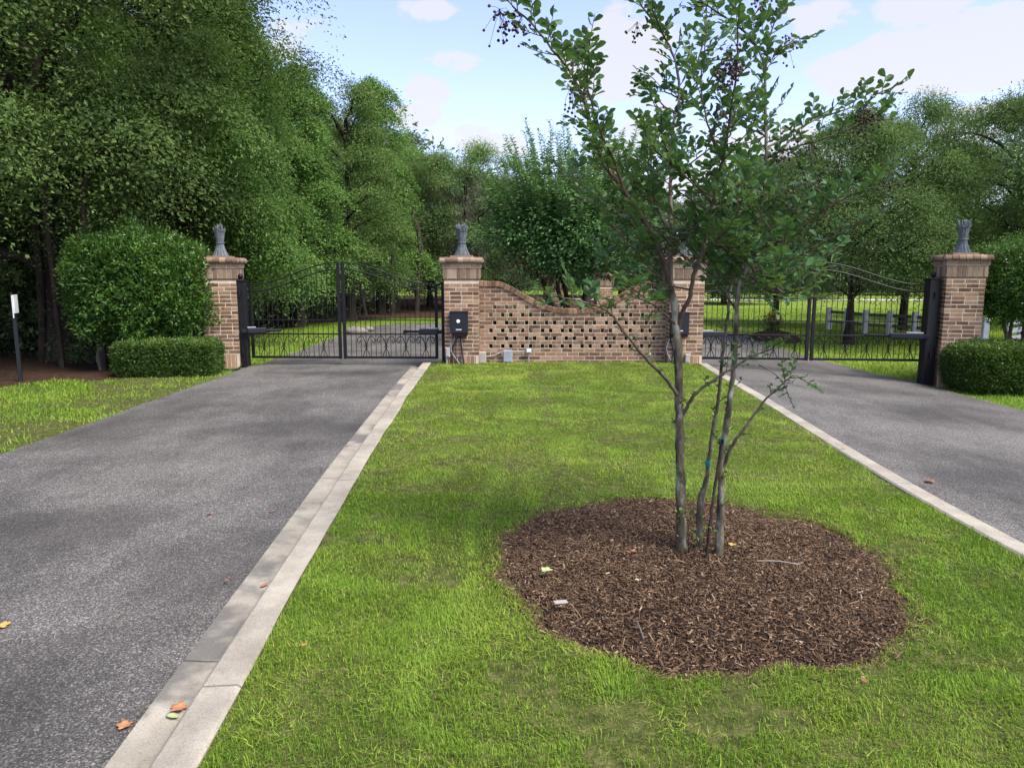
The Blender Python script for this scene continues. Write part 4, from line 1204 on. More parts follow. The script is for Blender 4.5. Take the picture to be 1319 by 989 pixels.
put('fineB', at(1172,23.5), 23.5, 1.2, .86, 'taller light olive tree with a feathery top left of the rightmost pillar', GR, 1.06)
put('fineA', at(1335,19.0), 19.0, 2.9, .92, 'yellowish green tree at the right picture edge', GR, 1.05)
put('fineB', at(1004,26.0), 26.0, 3.8, .82, 'green tree behind the young tree, its trunk left of the right gate stiles', GR, .92)
put('fineA', at(1238,29.0), 29.0, .1, .92, 'airy olive tree farther back above the rightmost pillar', GR, 1.0)
put('farB', at(935,44.0), 44.0, 1.5, .72, 'hazy far tree behind the middle of the young tree', GR)
put('farA', at(1040,52.0), 52.0, 2.2, .75, 'hazy far tree left of the olive trees', GR)
put('farA', at(868,48.0), 48.0, 5.2, .66, 'hazy far tree over the right end of the wall', GR)
put('farB', at(800,56.0), 56.0, .6, .70, 'hazy far tree over the middle of the wall', GR)
put('farA', at(725,60.0), 60.0, 1.9, .70, 'hazy far tree behind the bright shoots', GR)
put('fineB', at(1420,24.0), 24.0, 1.9, 1.1, 'tree just outside the right edge with branches reaching in', GR)
put('farA', at(1160,62.0), 62.0, 2.9, .70, 'small far tree on the horizon behind the olive trees', GR)
put('farB', at(1290,70.0), 70.0, 4.4, .75, 'small far tree on the horizon at the right edge', GR)

# Spanish moss hangs from the grey-green tree
mb = MB(); r2 = np.random.default_rng(5)
for k in range(260):
    a = r2.uniform(0,2*PI); r = r2.uniform(.4,2.4); zt = r2.uniform(2.6,6.6)
    n = 26; L = r2.uniform(.4,1.5)
    s_ = r2.random(n); p = np.stack([r*math.cos(a)+r2.normal(0,.06,n), r*math.sin(a)+r2.normal(0,.06,n), zt-s_*L], -1)
    leaves(mb, p, np.array([0,0,-1.0])+r2.normal(0,.18,(n,3)), r2.normal(0,1,(n,3)), .26, .03, r2.random(n))
mb.build('spanish_moss', M['moss'], moss_tree)

# ---- wood undergrowth and the far wood
mb = MB(); r2 = np.random.default_rng(9)
K = 1500
cx = r2.uniform(-34,-6.5,K); cy = r2.uniform(13.5,36,K)
k = (cx < np.interp(cy,[13.5,17,22,26.5,30,36],[-9.0,-8.1,-8.1,-7.7,-5.6,-2.2])); cx = cx[k]; cy = cy[k]
K = len(cx); nl = 80
cz = r2.uniform(.1,1.5,K)*np.where((cy > 19)&(cx < -10), 2.6, 1.0)
off = r2.normal(0,1,(K,nl,3))*[.5,.5,.35]
pos = (np.stack([cx,cy,cz],-1)[:,None,:]+off).reshape(-1,3); pos[:,2] = np.maximum(pos[:,2], .03)
leaves(mb, pos, r2.normal(0,1,(K*nl,3)), np.array([0,0,1.0])+r2.normal(0,.6,(K*nl,3)), .12, .06, r2.random(K*nl))
tag(mb.build('undergrowth', M['under']), 'shade-darkened undergrowth of the wood behind the left gate and shrub', 'undergrowth', kind='stuff')
mb = MB(); K = 2600
ang = r2.uniform(-1.25, 1.15, K); rd = r2.uniform(78,110,K)
cx = rd*np.sin(ang); cy = rd*np.cos(ang); hmax = 4.5+6*vnoise(cx,cy,.09,51)+np.where(cx < -8, 6, 0)
cz = r2.random(K)*hmax
nl = 26; off = r2.normal(0,1,(K,nl,3))*[1.6,1.6,.9]
pos = (np.stack([cx,cy,cz],-1)[:,None,:]+off).reshape(-1,3); pos[:,2] = np.maximum(pos[:,2], .05)
leaves(mb, pos, r2.normal(0,1,(K*nl,3)), np.array([0,-.4,1.0])+r2.normal(0,.6,(K*nl,3)), .75, .45, r2.random(K*nl))
tag(mb.build('far_wood', M['far']), 'hazy far wood along the horizon', 'wood', kind='stuff')
# slim dark trunks inside the wood
stx = [(48,15.2,.07),(74,14.0,.05),(95,17,.09),(115,14.6,.045),(128,13.7,.05),(210,21,.1),(255,24,.09),(345,25,.11),(375,27,.10),(405,29,.1),(438,31,.11),(470,31.5,.1),(505,32,.1),(536,33,.11)]
for i,(px,Y,r) in enumerate(stx):
    mb = MB(); x = X(px,Y); tp = 3.6+r2.uniform(0,.8)
    tube(mb, smooth_poly([(x,Y,-.1),(x+r2.normal(0,.1),Y,1.5),(x+r2.normal(0,.2),Y+.1,3.2),(x+r2.normal(0,.3),Y+.2,tp)],.3), np.linspace(r,r*.5,len(smooth_poly([(x,Y,-.1),(x,Y,1.5),(x,Y,3.2),(x,Y,tp)],.3)))[0], 8)
    where = ['left of the white sign gap','right of the white sign','behind the thin reddish trunk','left of the big shrub','under the big shrub edge','behind the big shrub','behind the far left pillar','behind the left gate near its pillar','behind the left gate, second from its pillar','behind the left gate, left of its stiles','behind the stiles of the left gate','just right of the stiles of the left gate','behind the right leaf of the left gate','behind the left gate near the wall pillar'][i]
    rt = empty('slim_tree', (0,0,0), 0, 'slim bare stem in the wood, '+where, 'tree', 'slim trees in the wood')
    mb.build('trunk', M['darkbark'] if i != 2 else M['palebark'], rt, True)

# ================================================================== hedges and shrubs
def leafy_surface(mb, fn, n, L, w, seed, jitter=.05, updir=.5, a0=.5, a_top=0.0, zmin=None, ztop=None, depth=.12, nrm=.5):
    r2 = np.random.default_rng(seed)
    p, nn = fn(n, r2)
    d = r2.random(n)**2*depth
    pos = p - nn*d[:,None] + nn*np.abs(r2.normal(0,jitter,n))[:,None]*(r2.random(n)<.5)[:,None] + r2.normal(0,.012,(n,3))
    dr = nn*.7 + np.array([0,0,updir]) + r2.normal(0,.55,(n,3))
    no = nn*.7 + np.array([0,0,.7]) + r2.normal(0,nrm,(n,3))
    tone = np.clip(r2.normal(a0,.2,n) + a_top*np.clip(nn[:,2],0,1), 0, 1)  # upward-facing leaves get a lighter tone, standing in for light from above
    leaves(mb, pos, dr, no, L*np.exp(r2.normal(0,.22,n)), w, tone)
def superbox(hx, hy, hz, e=5.0, lump=.05, seed=0, wav=1.6):
    """points over a rounded box standing on z=0; half sizes hx, hy; height hz"""
    def fn(n, r2):
        u = unit(r2.normal(0,1,(int(n),3))*np.array([1/hy,1/hx,1.0]) *0 + r2.uniform(-1,1,(int(n),3)))
        s = (np.abs(u[:,0])**e+np.abs(u[:,1])**e+np.abs(u[:,2])**e)**(-1/e)
        q_ = u*s[:,None]
        g = np.sign(q_)*np.abs(q_)**(e-1)/np.array([hx,hy,hz/2])
        nn = unit(g)
        p = q_*np.array([hx,hy,hz/2]) + [0,0,hz/2]
        w = lump*(vnoise(p[:,0]*2+p[:,1]+seed, p[:,2]*2+p[:,1]*.7, wav, 60+seed)-.5)*2
        p = p + nn*w[:,None]
        k = p[:,2] > .02
        p = np.where(k[:,None], p, p*[1,1,0]+[0,0,.03])
        return p, nn
    return fn
def core(mb, fn, seed, shrink=.10, n=26):
    """twiggy dark inner mass under the leaves"""
    r2 = np.random.default_rng(seed)
    th = np.linspace(0, 2*PI, n, endpoint=False); ph = np.linspace(.08, PI-.08, 14)
    return th, ph
def hedge(name, loc, rz, hx, hy, hz, label, cat, n, L, w, mat, e, lump, seed, a_top, bot_shift=0):
    root = empty(name, loc, rz, label, cat, None)
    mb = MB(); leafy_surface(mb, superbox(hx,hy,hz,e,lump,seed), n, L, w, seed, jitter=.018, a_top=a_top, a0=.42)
    mb.build('foliage', M[mat], root)
    # inner twigs
    mb = MB(); r2 = np.random.default_rng(seed+5)
    for i in range(70):
        a = r2.uniform(0,2*PI); b0 = np.array([r2.uniform(-hx*.8,hx*.8), r2.uniform(-hy*.5,hy*.5), -.05])
        b1 = np.array([b0[0]+r2.normal(0,.12), b0[1]+r2.normal(0,.1), hz*r2.uniform(.6,.92)]); b1[0] = np.clip(b1[0],-hx*.9,hx*.9); b1[1] = np.clip(b1[1],-hy*.85,hy*.85)
        tube(mb, limb(b0,b1,0,5,.08,r2), np.linspace(.014,.005,5), 4)
    mb.build('branches', M['darkbark'], root)
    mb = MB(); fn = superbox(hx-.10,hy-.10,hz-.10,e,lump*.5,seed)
    leafy_surface(mb, fn, n//3, L*1.6, w*1.8, seed+9, a0=.2, depth=.1)  # darker leaf layer added inside to block light
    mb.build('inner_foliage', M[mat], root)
    return root
# low clipped hedge by the left pillar
hl0 = G(132,482); hl1 = G(280,474)
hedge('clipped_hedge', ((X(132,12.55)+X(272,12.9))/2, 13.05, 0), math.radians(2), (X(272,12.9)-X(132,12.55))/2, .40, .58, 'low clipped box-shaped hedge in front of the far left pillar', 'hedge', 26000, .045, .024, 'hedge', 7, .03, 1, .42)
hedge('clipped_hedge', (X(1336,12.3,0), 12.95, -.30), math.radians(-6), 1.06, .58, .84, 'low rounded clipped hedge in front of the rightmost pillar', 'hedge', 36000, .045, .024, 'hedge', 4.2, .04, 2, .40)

def dome_shrub(loc, hx, hy, z0, z1, label, seed, n, L, w, mat, stems, e=2.8):
    root = empty('shrub', loc, 0, label, 'shrub')
    hz = z1-z0
    fn0 = superbox(hx,hy,hz,e,.13,seed,1.1)
    def fn(n_, r2):
        p, nn = fn0(n_, r2)
        low = p[:,2] < .06
        return p+[0,0,z0], nn
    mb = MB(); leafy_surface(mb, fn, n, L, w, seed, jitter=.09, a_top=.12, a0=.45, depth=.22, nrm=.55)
    # ragged sprays that stick out
    r2 = np.random.default_rng(seed+1); K = 260
    p, nn = fn(K, r2); nl = 22
    t = r2.random((K,nl,1)); d = unit(nn+np.array([0,0,.35])+r2.normal(0,.3,(K,3)))
    pos = p[:,None,:]+d[:,None,:]*t*.20+r2.normal(0,.03,(K,nl,3))
    leaves(mb, pos.reshape(-1,3), (d[:,None,:]*.6+r2.normal(0,.6,(K,nl,3))).reshape(-1,3), (np.array([0,0,.8])+nn[:,None,:]*.5+r2.normal(0,.5,(K,nl,3))).reshape(-1,3), L, w, np.repeat(np.clip(r2.normal(.6,.2,K),0,1),nl))
    mb.build('foliage', M[mat], root)
    mb = MB(); leafy_surface(mb, lambda n_,r_: (lambda q_: ((q_[0]-[0,0,z0+hz/2])*.80+[0,0,z0+hz/2], q_[1]))(fn(n_,r_)), n//3, L*1.7, w*1.9, seed+4, a0=.15)  # darker inner shell added to stop light passing through the shrub
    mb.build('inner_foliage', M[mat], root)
    for sx_, sy_ in stems:
        mb = MB(); tx = np.clip(sx_*2.2,-hx*.7,hx*.7)
        tube(mb, limb(np.array([sx_,sy_,-.05]), np.array([tx,sy_,z0+hz*.45]), 0, 7, .05, r2), np.linspace(.05,.02,7), 7); mb.build('stem', M['bark'], root)
    return root
bx0, bx1 = X(90,13.6), X(258,13.6)
dome_shrub(((bx0+bx1)/2, 14.0, 0), (bx1-bx0)/2+.05, 1.0, .48, 2.48, 'big rounded glossy green shrub left of the far left pillar', 3, 40000, .072, .038, 'ligustrum', [(-.75,-.3),(-.5,.1),(.1,0),(.3,-.2),(.8,.1)], 2.35)
dome_shrub((X(1362,13.2), 13.8, -.25), 1.05, 1.0, 1.15, 2.62, 'tall dark green shrub at the right picture edge behind the low hedge', 6, 32000, .05, .026, 'ligustrum', [(-.35,-.1),(-.2,.1),(0,0),(.15,-.1),(.3,.1)], 2.8)
# little weedy plant in the shade by the low hedge
mb = MB(); n = 900; r2 = np.random.default_rng(44)
p = G(108,466); pos = p + np.stack([r2.normal(0,.28,n), r2.normal(0,.2,n), np.abs(r2.normal(.18,.16,n))],-1)
leaves(mb, pos, r2.normal(0,1,(n,3))+[0,0,.4], np.array([0,0,1.0])+r2.normal(0,.5,(n,3)), .055, .022, r2.random(n))
tag(mb.build('small_shrub', M['fine']), 'small straggly plant in the shade left of the low clipped hedge', 'shrub')
# screen of dark shrubs added behind the wall so its openings look dark
gi = 'shrubs added behind the wall'
for i,(dx,dy,lab) in enumerate(((.20,14.84,'added dark low shrub behind the left half of the pierced wall'),(1.75,14.84,'added dark low shrub behind the right half of the pierced wall'))):
    hedge('screen_shrub', (dx+.25,dy,0), 0, .86, .52, 1.0, lab, 'shrub', 9000, .06, .03, 'under', 4.5, .06, 20+i, .1)['group'] = gi

# ================================================================== crape myrtle behind the wall
def shoots_tree():
    r2 = np.random.default_rng(31)
    x0, y0 = X(737,18.6), 18.6
    root = empty('crape_myrtle', (x0,y0,0), 0.4, 'bushy crape myrtle behind the wall with tall upright feathery shoots', 'tree')
    heads = []
    for i in range(7):
        a = 2*PI*i/7+r2.normal(0,.2); rr = r2.uniform(.55,1.0)
        tip = np.array([rr*math.cos(a), rr*math.sin(a), r2.uniform(2.2,2.9)]); b0 = np.array([.16*math.cos(a), .16*math.sin(a), -.1])
        mb = MB(); l = limb(b0, tip, .0, 8, .05, r2); tube(mb, l, np.linspace(.055,.028,8), 8); mb.build('stem', M['darkbark'] if i%3 else M['palebark'], root, True)
        heads.append(tip)
    fol = MB(); tw = MB()
    # bushy middle
    K = 760; u = unit(r2.normal(0,1,(K,3))); rad = (.45+.6*r2.random((K,1)))
    c = np.array([0,0,2.55]) + u*rad*np.array([1.6,1.4,1.05]); c = c[c[:,2] > 1.62]; K = len(c)
    nl = 34; off = r2.normal(0,1,(K,nl,3))*[.17,.17,.11]
    leaves(fol, (c[:,None,:]+off).reshape(-1,3), (off*3+r2.normal(0,.4,(K,nl,3))+[0,0,-.2]).reshape(-1,3), (np.array([0,0,1.0])+r2.normal(0,.5,(K,nl,3))).reshape(-1,3), .088, .046, np.clip(np.repeat(r2.normal(.38,.16,K),nl)+r2.normal(0,.12,K*nl),0,1))
    # upright shoots
    for i in range(270):
        a = r2.uniform(0,2*PI); r0 = 1.25*math.sqrt(r2.random())
        b0 = np.array([r0*math.cos(a), r0*math.sin(a), 2.5+r2.uniform(-.2,.6)])
        out = .10+.42*(r0/1.25)**2
        L = r2.uniform(.8,2.1)*(1.15-.35*(r0/1.25))
        tip = b0+np.array([out*L*math.cos(a)+r2.normal(0,.1), out*L*math.sin(a)+r2.normal(0,.1), L])
        if tip[2] > 5.6: tip[2] = 5.6-r2.random()*.4
        ln = limb(b0, tip, 0, 8, .03, r2); ln = smooth_poly(ln,.035); n = len(ln)
        tube(tw, ln[::3], np.linspace(.008,.003,len(ln[::3])), 4)
        t = np.arange(n); az = t*PI/2+r2.normal(0,.4,n)
        T = unit(np.gradient(ln,axis=0))
        for s_ in (0,PI):
            sd = np.stack([np.cos(az+s_), np.sin(az+s_), np.full(n,.45)],-1)
            Ls = (.118*(1-.45*(t/n)**2))*np.exp(r2.normal(0,.15,n))
            leaves(fol, ln, sd+r2.normal(0,.2,(n,3)), T+np.array([0,0,.3])+r2.normal(0,.3,(n,3)), Ls, Ls*.5, np.clip(.45+.4*t/n+r2.normal(0,.12,n),0,1))
    tw.build('twigs', M['twig'], root); fol.build('foliage', M['myrtle2'], root)
    # dead brownish seed heads hanging at the left
    sd = MB(); n = 160; c = np.array([X(688,18.2)-x0, -.6, 1.95])
    pos = c+r2.normal(0,1,(n,3))*[.22,.2,.16]
    leaves(sd, pos, r2.normal(0,1,(n,3)), r2.normal(0,1,(n,3)), .06, .03, r2.random(n)); sd.build('dry_leaves', M['lf_brown'], root); root.rotation_euler = (0,0,0); root.scale = (1.28,1.15,1.07)
    return root
shoots_tree()
# ================================================================== the young crape myrtle in the mulch bed
def hero():
    r2 = np.random.default_rng(77)
    Yb = 4.15
    root_p = G(902, 708, .13)
    root = empty('crape_myrtle', (root_p[0], root_p[1], .0), 0, 'young multi-stemmed crape myrtle in the round mulch bed, dark seed clusters at its shoot tips', 'tree')
    o = np.array([root_p[0], root_p[1], 0.0])
    def line(px, dys, base=Yb):
        """px: list of picture points; dys: depth offsets along the stem (surveyed by eye)"""
        k = len(px); dy = np.interp(np.linspace(0,1,k), np.linspace(0,1,len(dys)), dys)
        return np.array([P(a,b,base+d) for (a,b),d in zip(px, dy)]) - o
    LN = {}
    LN['A'] = line([(878,712),(877,646),(876,582),(874.5,517),(874,468),(872,432),(868.7,395),(863,370)], [.02,0,.0])
    LN['A1'] = line([(864,374),(856,340),(842,308),(824,275),(803,243),(780,215),(771,192),(764,170),(751,127),(735,93),(711,64),(684,30),(660,8)], [0,-.25,-.45])
    LN['A2'] = line([(803,243),(790,205),(777,178),(765,142),(756,110),(758,72)], [-.22,-.5,-.6])
    LN['B'] = line([(865,378),(864,330),(864,272),(864,221),(866,170),(875,127),(870.5,81),(855.7,47),(836.6,21),(815,-12),(800,-50)], [0,.15,.3,.35])
    LN['C'] = line([(872,425),(879,402),(889,381),(893,355),(904,325),(917,263),(932,200),(940.6,148.6),(947,106),(949,80),(950,40)], [0,-.1,-.35,-.45])
    LN['D'] = line([(925.6,716),(929,630),(927,601),(935,549),(942,501),(946.7,452),(949,402),(951.5,370),(961,347),(970,318),(979,272),(985,229),(987,187),(986,140),(985,93),(976.7,64),(955.5,38),(934,23),(905,2),(880,-25)], [-.05,0,.05,.1,.1])
    LN['D2'] = line([(985,100),(989,66),(994,38),(1011,8),(1022,-25)], [.08,.2])
    LN['E'] = line([(901,708),(902,650),(909.5,620),(914,588),(919,549),(925.6,510),(930.5,459),(934.5,427),(938.7,395),(941,370),(944,330),(950,285),(952,240)], [.05,.1,.25])
    LN['F'] = line([(909.5,722),(914,680),(919,640),(925.6,598),(931,566)], [-.12,-.05])
    LN['G'] = line([(875,512),(857.7,488),(838,468.5),(815.6,442.6),(798,420),(788,405),(768,394),(745,386),(728,384)], [0,-.3,-.5])
    LN['H'] = line([(879,535),(887,520),(893,510),(916,491),(942,475),(967.7,459),(987,452),(998,446)], [0,-.3])
    LN['I'] = line([(933,600),(938,584),(948,565.6),(967.7,540),(987,514),(1006.5,496),(1021,484),(1034,489)], [.0,-.25])
    LN['J'] = line([(978,470),(998,482),(1009,494),(1014,505)], [-.22,-.2])
    LN['K'] = line([(986,192),(1006,180.5),(1044.6,157),(1087,142),(1113,133),(1130,122),(1142,116)], [.1,.2,.1])
    LN['L'] = line([(985,205),(1004,196),(1044,184),(1087,170),(1112,158),(1124,150)], [.1,-.1,-.25])
    LN['M'] = line([(970,322),(1002,312),(1027.6,301),(1049,280),(1083,259),(1108,246),(1138,241)], [.1,.0,-.2])
    LN['N'] = line([(915,270),(940,262),(965,250),(985,246)], [-.25,.0])
    LN['Q'] = line([(893,345),(912,318),(935,300),(955,262),(962,215)], [-.1,-.5])
    LN['R'] = line([(857,342),(835,330),(812,318),(790,322)], [0,.4])
    LN['S'] = line([(865,300),(846,268),(835,228),(838,185)], [.2,.5])
    LN['T'] = line([(960,350),(995,345),(1025,340),(1050,352)], [.1,.45])
    LN['U'] = line([(930,205),(912,160),(903,110),(908,60)], [-.3,-.1])
    LN['V'] = line([(871,130),(892,95),(905,55),(910,10),(905,-30)], [.35,.5])
    LN['W'] = line([(872,420),(850,400),(835,388),(815,372)], [0,-.35])
    LN['X'] = line([(961,347),(985,372),(1010,378),(1035,372)], [.1,-.35])
    LN['Y'] = line([(949,400),(930,375),(915,350),(905,330)], [.05,.5])
    R = dict(A=(.030,.021),A1=(.017,.004),A2=(.008,.003),B=(.015,.004),C=(.014,.004),D=(.022,.004),D2=(.006,.003),E=(.016,.004),F=(.010,.008),G=(.0125,.003),H=(.012,.003),I=(.012,.003),J=(.004,.002),K=(.008,.003),L=(.007,.003),M=(.008,.003),N=(.006,.003),Q=(.008,.003),R=(.008,.003),S=(.008,.003),T=(.008,.003),U=(.006,.003),V=(.006,.003),W=(.007,.003),X=(.007,.003),Y=(.007,.003))
    S = {}
    for k, p in LN.items():
        q_ = smooth_poly(p, .04)
        q_[1:-1] += r2.normal(0, .0018, (len(q_)-2, 3))
        S[k] = q_
        a, b = R[k]
        t = np.linspace(0,1,len(q_)); rad = a+(b-a)*t**.8
        if k in 'ADE' : rad = rad*(1+.28*np.exp(-t*22)) * (1+.06*np.sin(t*37+len(q_)))
        if k == 'A': rad *= 1.0
        if k == 'E': rad = np.where(q_[:,2] < .48, .021, np.interp(q_[:,2],[.48,.60,3.2],[.019,.011,.004]))
        mb = MB(); tube(mb, q_, rad, 10 if k in 'ADE' else 7, r2.random(), jit=.03)
        nm = 'stem' if k in ('A','D','E','F','B','C') else 'branch'
        mt = M['myrtlebark'] if k in 'ADE' else (M['darkbark'] if k == 'F' else (M['bark'] if k in 'GHIJ' else (M['palebark'] if k in ('B','K') else M['twig'])))
        mb.build(nm, mt, root, True)
    # ---- twigs and leaves
    fol = MB(); tw = MB(); tips = []
    LP=[];LD=[];LNn=[];LL=[];LA=[]
    def twig(p0, d, L, rad=.0028, leaf_from=.12, ll=.054, dens=.0160):
        d = unit(np.array(d)); n = max(4, int(L/.02))
        t = np.linspace(0,1,n)
        bend = np.array([0,0,1.0])*r2.uniform(-.05,.30)+r2.normal(0,.1,3)
        pts = p0 + d*L*t[:,None] + bend*L*(t[:,None]**2)*.6
        tube(tw, pts[::2] if n > 6 else pts, np.linspace(rad,.0012,len(pts[::2] if n>6 else pts)), 4, r2.random())
        T = unit(np.gradient(pts,axis=0))
        m_ = max(3, int(L*(1-leaf_from)/dens)); az0 = r2.uniform(0,2*PI)
        side = unit(np.cross(T[n//2], [0,0,1.0])+1e-6); upv = np.cross(side, T[n//2])
        for i in range(m_):
            tt = leaf_from+(1-leaf_from)*(i+.5)/m_
            pos = np.array([np.interp(tt,t,pts[:,c]) for c in range(3)]); Tt = T[min(n-1,int(tt*n))]
            sg = 1 if i%2 else -1
            sd = unit(side*sg + upv*r2.uniform(-.1,.55) + r2.normal(0,.25,3))
            LP.append(pos); LD.append(unit(sd*.9+Tt*.55+np.array([0,0,r2.uniform(-.15,.45)])))
            LNn.append(unit(upv*.9+Tt*(-.2)+np.array([0,0,.4])+r2.normal(0,.42,3)))
            LL.append(ll*r2.uniform(.72,1.18)*(1-.3*(tt>.93))); LA.append(r2.normal(.45,.2))
        tips.append((pts[-1], T[-1]))
        return pts
    def dress(k, t0, step, Lr=(.09,.24), up=.35, dens=.0160, ll=.054, t1=1.0):
        q_ = S[k]; s = np.concatenate([[0],np.cumsum(np.linalg.norm(np.diff(q_,axis=0),axis=1))])
        T = unit(np.gradient(q_,axis=0)); x = t0*s[-1]
        ph = r2.uniform(0,2*PI)
        while x < t1*s[-1]:
            i = min(len(q_)-1, np.searchsorted(s,x)); ph += 2.4+r2.normal(0,.4)
            u = unit(np.cross(T[i],[.3,.2,1.0])); v = np.cross(T[i],u)
            d = T[i]*.55+(u*math.cos(ph)+v*math.sin(ph))*.85+np.array([0,0,up])
            twig(q_[i], d, r2.uniform(*Lr), ll=ll, dens=dens)
            x += .76*step*r2.uniform(.6,1.4)
        twig(q_[-1], T[-1], r2.uniform(.10,.18), ll=ll, dens=dens)
    def sub(k, t0, t1, n, Lr=(.3,.6)):
        """secondary branches that fill the crown, in every direction"""
        q_ = S[k]; T = unit(np.gradient(q_,axis=0))
        for j in range(n):
            i = int((t0+(t1-t0)*r2.random())*(len(q_)-1)); a = r2.uniform(0,2*PI)
            d = unit(np.array([math.cos(a),math.sin(a)*.9,r2.uniform(.05,.7)])); L = r2.uniform(*Lr)
            nn_ = 7; t = np.linspace(0,1,nn_)[:,None]
            pts = q_[i]+d*L*t+np.array([0,0,.22*L])*t**2+r2.normal(0,.008,(nn_,3))*t
            tube(tw, pts, np.linspace(.0055,.002,nn_), 5, r2.random())
            for x in np.linspace(.25,.97,int(L/.055)):
                p = q_[i]+d*L*x+np.array([0,0,.22*L])*x**2
                dd = d*.6+r2.normal(0,.55,3)+np.array([0,0,.2])
                twig(p, dd, r2.uniform(.07,.17))
            twig(pts[-1], pts[-1]-pts[-2], .13)
    dress('A1', .32, .050, (.08,.20)); dress('A2', .12, .055, (.07,.17))
    dress('B', .30, .055, (.09,.22)); dress('C', .30, .055, (.08,.2)); dress('D', .48, .055, (.08,.2)); dress('D2', .1, .05, (.06,.16))
    dress('E', .74, .05, (.08,.2)); dress('K', .10, .05, (.07,.16)); dress('L', .1, .05, (.07,.16)); dress('M', .15, .05, (.07,.17))
    dress('N', .1, .05); dress('Q', .15, .045); dress('R', .2, .045); dress('S', .15, .045); dress('T', .2, .045); dress('U', .2, .05); dress('V', .15, .05)
    dress('W', .3, .05); dress('X', .2, .045); dress('Y', .3, .05)
    dress('G', .70, .045, (.07,.17), .45); dress('H', .62, .045, (.05,.12), .3, .018, .036); dress('I', .66, .04, (.05,.11), .25, .018, .034)
    dress('J', .5, .05, (.03,.07), .2, .018, .03)
    dress('I', .12, .16, (.03,.08), .2, .018, .028, .6)
    dress('A', .1, .16, (.04,.10), .2, .016, .026, .75); dress('D', .08, .12, (.03,.09), .2, .016, .028, .36); dress('G', .1, .12, (.03,.08), .3, .016, .028, .7); dress('H', .2, .08, (.03,.08), .3, .016, .028, .65)
    dress('E', .30, .12, (.03,.08), .2, .018, .030, .62); dress('D', .12, .22, (.03,.09), .2, .018, .030, .32); dress('A', .10, .30, (.03,.07), .1, .02, .028, .6)
    sub('A1', .0, .38, 5); sub('B', .02, .42, 6); sub('C', .10, .55, 5); sub('D', .40, .62, 7); sub('M', .1, .7, 5, (.2,.45)); sub('T', .0,.8,4,(.2,.4)); sub('X', .0,.9,4,(.15,.35)); sub('R',.1,.9,3,(.2,.4)); sub('E',.78,1,3,(.2,.45))
    sub('B', .45, .8, 4, (.15,.3)); sub('C', .55, .85, 3, (.12,.25)); sub('D', .66, .9, 4, (.12,.26)); sub('A1', .45, .8, 3, (.1,.2))
    LPa = np.array(LP); N = len(LPa)
    LLa = np.array(LL)
    big_leaves(fol, LPa, np.array(LD), np.array(LNn), LLa, LLa*.64, np.clip(np.array(LA),0,1), .20, .22)
    print('hero leaves', N)
    tw.build('twigs', M['twig'], root)
    fol.build('foliage', M['myrtle'], root)
    # ---- seed clusters at shoot ends
    scl = [(650,32,-.42,40),(668,40,-.44,18),(738,132,-.4,20),(756,68,-.58,16),(818,45,.3,16),(942,85,-.42,70),(936,100,-.42,40),(1012,62,.18,22),(975,2,.1,20),(1010,205,.08,24),(1035,195,-.1,34),(1003,198,.05,22),(1120,152,-.25,34),(1112,158,-.2,22),(1140,140,-.1,10),(1152,240,-.2,16),(1045,238,-.05,14),(1022,255,.0,14),(990,9,.2,14),(930,155,-.4,16)]
    for (a,b,dy,n) in scl:
        c = P(a,b,Yb+dy)-o; mb = MB(); n = int(n*.8)+4
        top = c+np.array([r2.normal(0,.02),0,.07])
        for i in range(n):
            p = c+r2.normal(0,1,3)*np.array([.026,.026,.026])*(1+.010*n)
            u = r2.uniform(.0055,.0085)
            lathe(mb, [(0.0001,-u),(u*.8,-u*.5),(u,0),(u*.75,u*.6),(0.0001,u*1.15)], 6, p, r2.random())
            if i%2 == 0: tube(mb, [top,(top+p)/2+r2.normal(0,.008,3),p], .0011, 3, .5, cap=False)
        mb.build('seed_cluster', M['seed'], root)
    # ties that hold the stems
    for (k, z) in (('D', P(932.5,565,Yb)[2]), ('E', P(915,600,Yb)[2])):
        q_ = S[k]; i = np.argmin(abs(q_[:,2]-z)); mb = MB()
        tube(mb, [q_[i]-[0,0,.018], q_[i], q_[i]+[0,0,.018]], np.array([.017,.0185,.017]) if k == 'D' else np.array([.0145,.016,.0145]), 10); mb.build('tie_tape', M['tape'], root)
    # green suckers at the foot
    mb = MB(); sk = MB()
    for (a,b,dy) in ((884,690,-.05),(890,655,-.05),(886,670,.1),(910,680,-.1),(880,660,-.08),(893,640,-.05),(897,690,-.1)):
        p = P(a,b,Yb+dy)-o; n = 9
        leaves(mb, p+r2.normal(0,1,(n,3))*[.022,.02,.03], r2.normal(0,1,(n,3))+[0,0,.3], r2.normal(0,1,(n,3))+[0,0,.6], .026, .014, r2.random(n))
        pb = p.copy(); pb[2] = .12; tube(sk, [pb,(p+pb)/2+[.008,0,0],p], .0022, 4)
    sk.build('sucker', M['twig'], root); mb.build('sucker_leaves', M['hick'], root)
hero()

